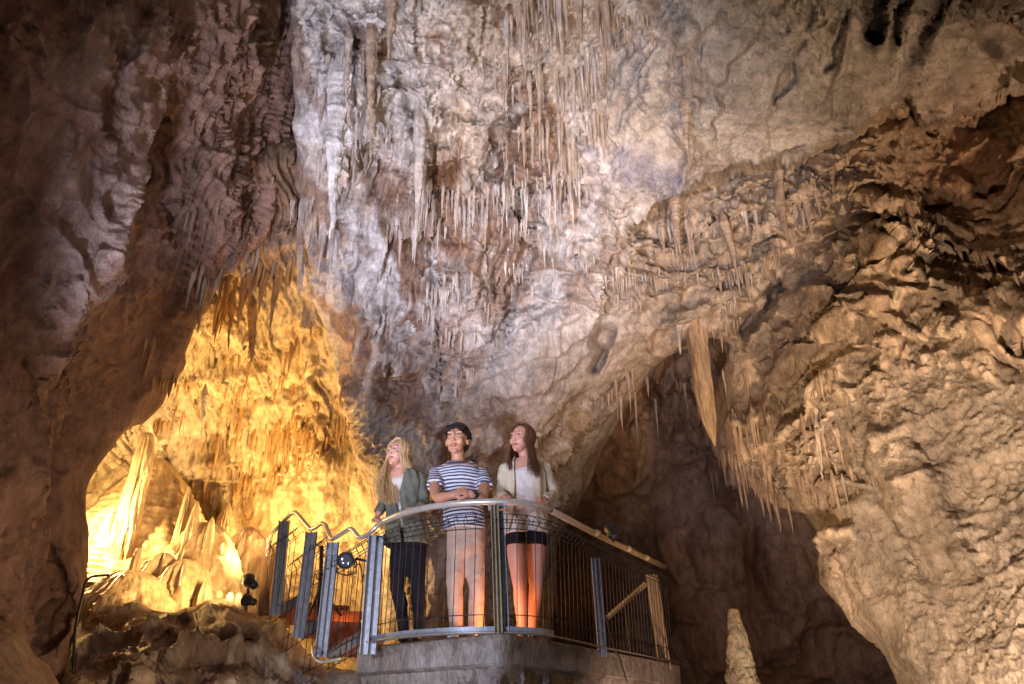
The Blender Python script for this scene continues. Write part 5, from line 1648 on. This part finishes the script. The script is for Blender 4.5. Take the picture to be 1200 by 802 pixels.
wrL, wrR = P3(440, 610, 6.68), P3(489, 597, 6.40)
limb(body, [shL, shL.lerp(elL, .5), elL, elL.lerp(wrL, .4), wrL], [0.044, 0.038, 0.032, 0.031, 0.022])
limb(body, [shR, shR.lerp(elR, .5), elR, elR.lerp(wrR, .4), wrR], [0.044, 0.038, 0.032, 0.031, 0.022])
add_hand(body, wrL, (0.45, -0.9, -0.02), (0, 0.1, 1), 0.9, 0.92, 1)
add_hand(body, wrR, (-0.85, -0.35, 0.05), (0.0, -0.2, 1), 0.85, 0.92, -1)
LEG_W = ((P3(469, 642, 6.70), P3(466, 690, 6.66), P3(474, 742, 6.72)), (P3(487, 642, 6.70), P3(490, 692, 6.66), P3(491, 744, 6.68)))
for hip, kn, an in LEG_W:
    limb(body, [hip, hip.lerp(kn, .5), kn, kn.lerp(an, .35) + Vector((0, 0.02, 0)), an], [0.083, 0.072, 0.050, 0.049, 0.034])
    limb(body, [an, Vector((an.x, an.y - 0.02, FZ + 0.045)), Vector((an.x, an.y - 0.13, FZ + 0.03))], [0.034, 0.035, 0.028], k=3)
remesh(body.build('body', SK_W, wo), 0.0045, 7)
face_parts(wo, hc, HB, HS, fmats((0.38, 0.24, 0.14)), smile=True)
tp = MB().loft(torso_rings([(c, r, a + 0.006, f, b + 0.008) for c, r, a, f, b in tw_[1:5]] + [(tw_[4][0].lerp(tw_[5][0], 0.6), tw_[4][1], 0.09, tw_[4][3], 0.085)]))
o = remesh(tp.build('white_top', cloth_mat('white_top_cloth', (0.70, 0.70, 0.68)), wo), 0.008, 3)
M_JKT = cloth_mat('olive_grey_canvas', (0.17, 0.185, 0.155), 0.8, wr=0.7)
js = [(c, r, a + g, f, b + g2) for (c, r, a, f, b), g, g2 in zip(tw_, (0.045, 0.035, 0.045, 0.035, 0.028, 0.02, 0.016), (0.05, 0.04, 0.05, 0.04, 0.028, 0.022, 0.02))]


def ang_j(q):
    op = np.interp(q, [0, 0.3, 0.5, 0.8, 1.0], [3, 4, 8, 30, 46]); c0 = np.interp(q, [0, 0.5, 1], [86, 92, 98])
    return (c0 + op - 360, c0 - op)


o = sheet('jacket', js, ang_j, M_JKT, wo, 0.010, 60, 0.005, 2)
js2 = MB()
for s_, e_, w__, sg in ((shL, elL, wrL, -1), (shR, elR, wrR, 1)):
    far = e_.lerp(w__, 0.62)
    P, R_ = catmull_r([s_ + Vector((-sg * 0.05, 0, 0.008)), s_ + Vector((sg * 0.004, 0, 0.0)), s_.lerp(e_, .5) + Vector((sg * .004, 0, 0)), e_, far], [0.055, 0.065, 0.060, 0.054, 0.048], 5)
    b_ = MB(); b_.tube(P, R_, 16); b_.ell(s_ + Vector((-sg * 0.006, 0, 0)), (0.062, 0.06, 0.058))
    o = remesh(b_.build('sleeve', M_JKT, wo), 0.008, 3); wrinkle(o, 0.016, 8, sg)
# turned collar and hood roll
cr = [tw_[6][0] + Vector((0, 0.01, 0.012)) + Matrix.Rotation(-0.25, 3, 'Z') @ Vector((0.098 * math.cos(t), 0.09 * math.sin(t), -0.02 - 0.045 * (1 - math.sin(t)) * 0.6)) for t in np.linspace(-0.75, 3.9, 26)]
MB().tube(cr, [0.014 + 0.016 * math.sin(math.pi * i / 25) for i in range(26)], 10).build('collar', M_JKT, wo)
M_JEAN = cloth_mat('dark_denim', (0.011, 0.012, 0.020), 0.8, wr=0.5)
tr = MB(); tr.loft(torso_rings([(c, r, a + 0.006, f, b + 0.008) for c, r, a, f, b in tw_[:3]])); tr.ell(P3(478, 646, 6.7), (0.158, 0.13, 0.09))
for hip, kn, an in LEG_W:
    tr.tube(*catmull_r([hip, hip.lerp(kn, .5), kn, kn.lerp(an, .4) + Vector((0, 0.02, 0)), an], [0.094, 0.084, 0.062, 0.060, 0.046]), 16)
o = remesh(tr.build('jeans', M_JEAN, wo), 0.009, 3); wrinkle(o, 0.010, 8, 4)
for hip, kn, an in LEG_W:
    sb = MB(); sb.ell((an.x, an.y - 0.08, FZ + 0.04), (0.04, 0.12, 0.035)); sb.ell((an.x, an.y, FZ + 0.06), (0.04, 0.055, 0.055))
    remesh(sb.build('shoe', M_BLACK, wo), 0.008, 3)


def blonde_drop(az, rnd):
    side = math.sin(az)       # + = person's left = viewer's right
    if side < -0.15:          # over the shoulder nearest the stair, long and wavy
        return [(-0.012, -0.02, -0.08), (-0.018 + rnd.uniform(-.02, .02), -0.045, -0.10), (-0.005 + rnd.uniform(-.03, .03), -0.03, -0.11), (0.005 + rnd.uniform(-.02, .03), -0.01, -0.09 - rnd.random() * 0.07)]
    if side > 0.55: return [(0.018, 0.0, -0.07), (0.014, 0.03, -0.06), (0.0, 0.04, -0.05)]
    return [(0, 0.025, -0.08), (0, 0.02, -0.10), (0, 0.01, -0.12)]


hm = strands(hc, HB, HS, 440, (50, 312), blonde_drop, 0.0050, (0.01, 0.03), 0.020, 3)
hm.ell(hc + HB @ (Vector((0, -0.026, 0.046)) * HS), [0.081 * HS, 0.095 * HS, 0.090 * HS], HB, 24, 16)
hm.build('hair', hair_mat('blonde_hair', (0.46, 0.30, 0.14), (0.70, 0.52, 0.30)), wo)

# ---------------------------------------------------------------- brunette in cream cardigan
wb = empty('person', (P3(615, 740, 6.42).x, 6.42, FZ), 'woman with long brown hair in a cream cardigan, black shorts and bare legs', 'person')
HS = 1.17
hc = P3(611, 516.5, 6.26); HB = head_basis((-0.66, -1, 0.12), 0.06)
tb = stations([(616, 632, 6.42, 0.165, 0.115), (616, 618, 6.42, 0.155, 0.112), (616, 600, 6.41, 0.130, 0.10), (616, 578, 6.38, 0.138, 0.11), (616, 556, 6.34, 0.152, 0.108), (615.5, 545, 6.33, 0.135, 0.085), (615, 538, 6.32, 0.08, 0.06)], -0.1)
body = MB().loft(torso_rings(tb))
limb(body, [P3(615, 542, 6.32), P3(614, 533, 6.30), hc + HB @ Vector((0, -0.01, -0.04))], [0.049, 0.045, 0.046])
add_head(body, hc, HB, HS, True)
shL, shR = P3(594, 550, 6.32), P3(637, 550, 6.36)
elL, elR = P3(585, 578, 6.36), P3(648, 580, 6.44)
wrL, wrR = P3(592, 584, 6.10), P3(635, 586, 6.25)
limb(body, [shL, shL.lerp(elL, .5), elL, elL.lerp(wrL, .4), wrL], [0.044, 0.038, 0.032, 0.031, 0.022])
limb(body, [shR, shR.lerp(elR, .5), elR, elR.lerp(wrR, .4), wrR], [0.044, 0.038, 0.032, 0.031, 0.022])
add_hand(body, wrL, (0.15, -0.95, -0.02), (0, 0, 1), 0.95, 0.92, 1)
add_hand(body, wrR, (-0.35, -0.9, 0.0), (0, 0, 1), 0.95, 0.92, -1)
LEG_B = ((P3(606, 636, 6.42), P3(609, 688, 6.38), P3(612, 742, 6.46)), (P3(627, 636, 6.43), P3(628, 688, 6.40), P3(624, 742, 6.48)))
for hip, kn, an in LEG_B:
    limb(body, [hip, hip.lerp(kn, .3), hip.lerp(kn, .7), kn, kn.lerp(an, .3) + Vector((0, 0.02, 0)), kn.lerp(an, .65) + Vector((0, .01, 0)), an], [0.094, 0.090, 0.070, 0.055, 0.057, 0.044, 0.034])
    limb(body, [an, Vector((an.x, an.y - 0.02, FZ + 0.045)), Vector((an.x, an.y - 0.13, FZ + 0.03))], [0.034, 0.035, 0.028], k=3)
remesh(body.build('body', SK_B, wb), 0.0045, 7)
face_parts(wb, hc, HB, HS, fmats((0.16, 0.08, 0.05)))
tp = MB().loft(torso_rings([(tb[0][0].lerp(tb[1][0], 0.35), tb[0][1], 0.180, tb[0][3], 0.135)] + [(c, r, a + 0.010, f, b + 0.014) for c, r, a, f, b in tb[1:5]] + [(tb[4][0].lerp(tb[5][0], 0.7), tb[4][1], 0.10, tb[4][3], 0.09)]))
o = remesh(tp.build('white_tunic', cloth_mat('white_tunic_cloth', (0.72, 0.70, 0.68)), wb), 0.008, 3); wrinkle(o, 0.01, 8, 7)
M_CARD = cloth_mat('cream_knit', (0.66, 0.60, 0.46), 0.9, wr=0.6)
js = [(c, r, a + g, f, b + g2) for (c, r, a, f, b), g, g2 in zip(tb, (0.03, 0.035, 0.045, 0.035, 0.026, 0.02, 0.016), (0.04, 0.045, 0.05, 0.04, 0.028, 0.024, 0.02))]
js[0] = (js[0][0].lerp(js[1][0], 0.4), js[0][1], 0.19, js[0][3], 0.15)


def ang_c(q):
    op = np.interp(q, [0, 0.3, 0.6, 0.85, 1.0], [40, 26, 22, 30, 46]); return (92 + op - 360, 92 - op)


sheet('cardigan', js, ang_c, M_CARD, wb, 0.012, 60, 0.005, 5)
for s_, e_, w__, sg in ((shL, elL, wrL, -1), (shR, elR, wrR, 1)):
    far = e_.lerp(w__, 0.8)
    P, R_ = catmull_r([s_ + Vector((-sg * 0.05, 0, 0.008)), s_ + Vector((sg * 0.004, 0, 0.0)), s_.lerp(e_, .5) + Vector((sg * .004, 0, 0)), e_, far], [0.055, 0.066, 0.064, 0.062, 0.042], 5)
    b_ = MB(); b_.tube(P, R_, 16); b_.ell(s_ + Vector((-sg * 0.006, 0, 0)), (0.062, 0.06, 0.058))
    o = remesh(b_.build('sleeve', M_CARD, wb), 0.008, 3); wrinkle(o, 0.016, 8, sg + 3)
cr = [tb[6][0] + Vector((0, 0.012, 0.004)) + Matrix.Rotation(-0.1, 3, 'Z') @ Vector((0.098 * math.cos(t), 0.09 * math.sin(t), -0.02 - 0.045 * (1 - math.sin(t)) * 0.6)) for t in np.linspace(-0.75, 3.9, 26)]
MB().tube(cr, [0.016 + 0.016 * math.sin(math.pi * i / 25) for i in range(26)], 10).build('collar', M_CARD, wb)
ss = MB(); ss.loft(torso_rings([(P3(616, 640, 6.42), tb[0][1], 0.180, tb[0][3], 0.125), (tb[0][0], tb[0][1], 0.178, tb[0][3], 0.128), (tb[1][0], tb[1][1], 0.165, tb[1][3], 0.12)]))
for hip, kn, an in LEG_B: ss.tube([hip + Vector((0, 0, 0.03)), hip.lerp(kn, .02)], [0.100, 0.103], 18)
remesh(ss.build('shorts', cloth_mat('black_shorts_cloth', (0.012, 0.012, 0.015), wr=0.4), wb), 0.008, 3)
for hip, kn, an in LEG_B:
    sb = MB(); sb.ell((an.x, an.y - 0.08, FZ + 0.03), (0.04, 0.12, 0.028)); sb.ell((an.x, an.y, FZ + 0.04), (0.038, 0.055, 0.04))
    remesh(sb.build('shoe', M_BLACK, wb), 0.008, 3)


def brown_drop(az, rnd):
    side = math.sin(az)
    if math.cos(az) > -0.35 and side < 0: return [(-0.004, -0.02, -0.07), (-0.012, -0.03, -0.08), (rnd.uniform(-.03, .02), -0.01, -0.08 - rnd.random() * 0.05)]
    if math.cos(az) > -0.35: return [(0.014, -0.02, -0.07), (0.012, -0.035, -0.08), (rnd.uniform(-.01, .03), -0.02, -0.09), (rnd.uniform(-.01, .02), 0.0, -0.06 - rnd.random() * 0.06)]
    return [(0, 0.02, -0.07), (0, 0.02, -0.09), (0, 0.01, -0.10)]


hm = strands(hc, HB, HS, 420, (52, 310), brown_drop, 0.0050, (-0.005, 0.03), 0.010, 9)
hm.ell(hc + HB @ (Vector((0, -0.026, 0.046)) * HS), [0.081 * HS, 0.095 * HS, 0.090 * HS], HB, 24, 16)
hm.build('hair', hair_mat('brown_hair', (0.075, 0.032, 0.018), (0.16, 0.075, 0.04)), wb)

# lamp on the platform floor behind the people, lighting their legs from below
point('floor_lamp', (P3(588, 745, 6.1).x, 6.16, FZ + 0.04), 9, (1.0, 0.34, 0.10), 0.04)
point('floor_lamp_rear', (P3(575, 745, 6.9).x, 6.85, FZ + 0.12), 14, (1.0, 0.40, 0.12), 0.05)
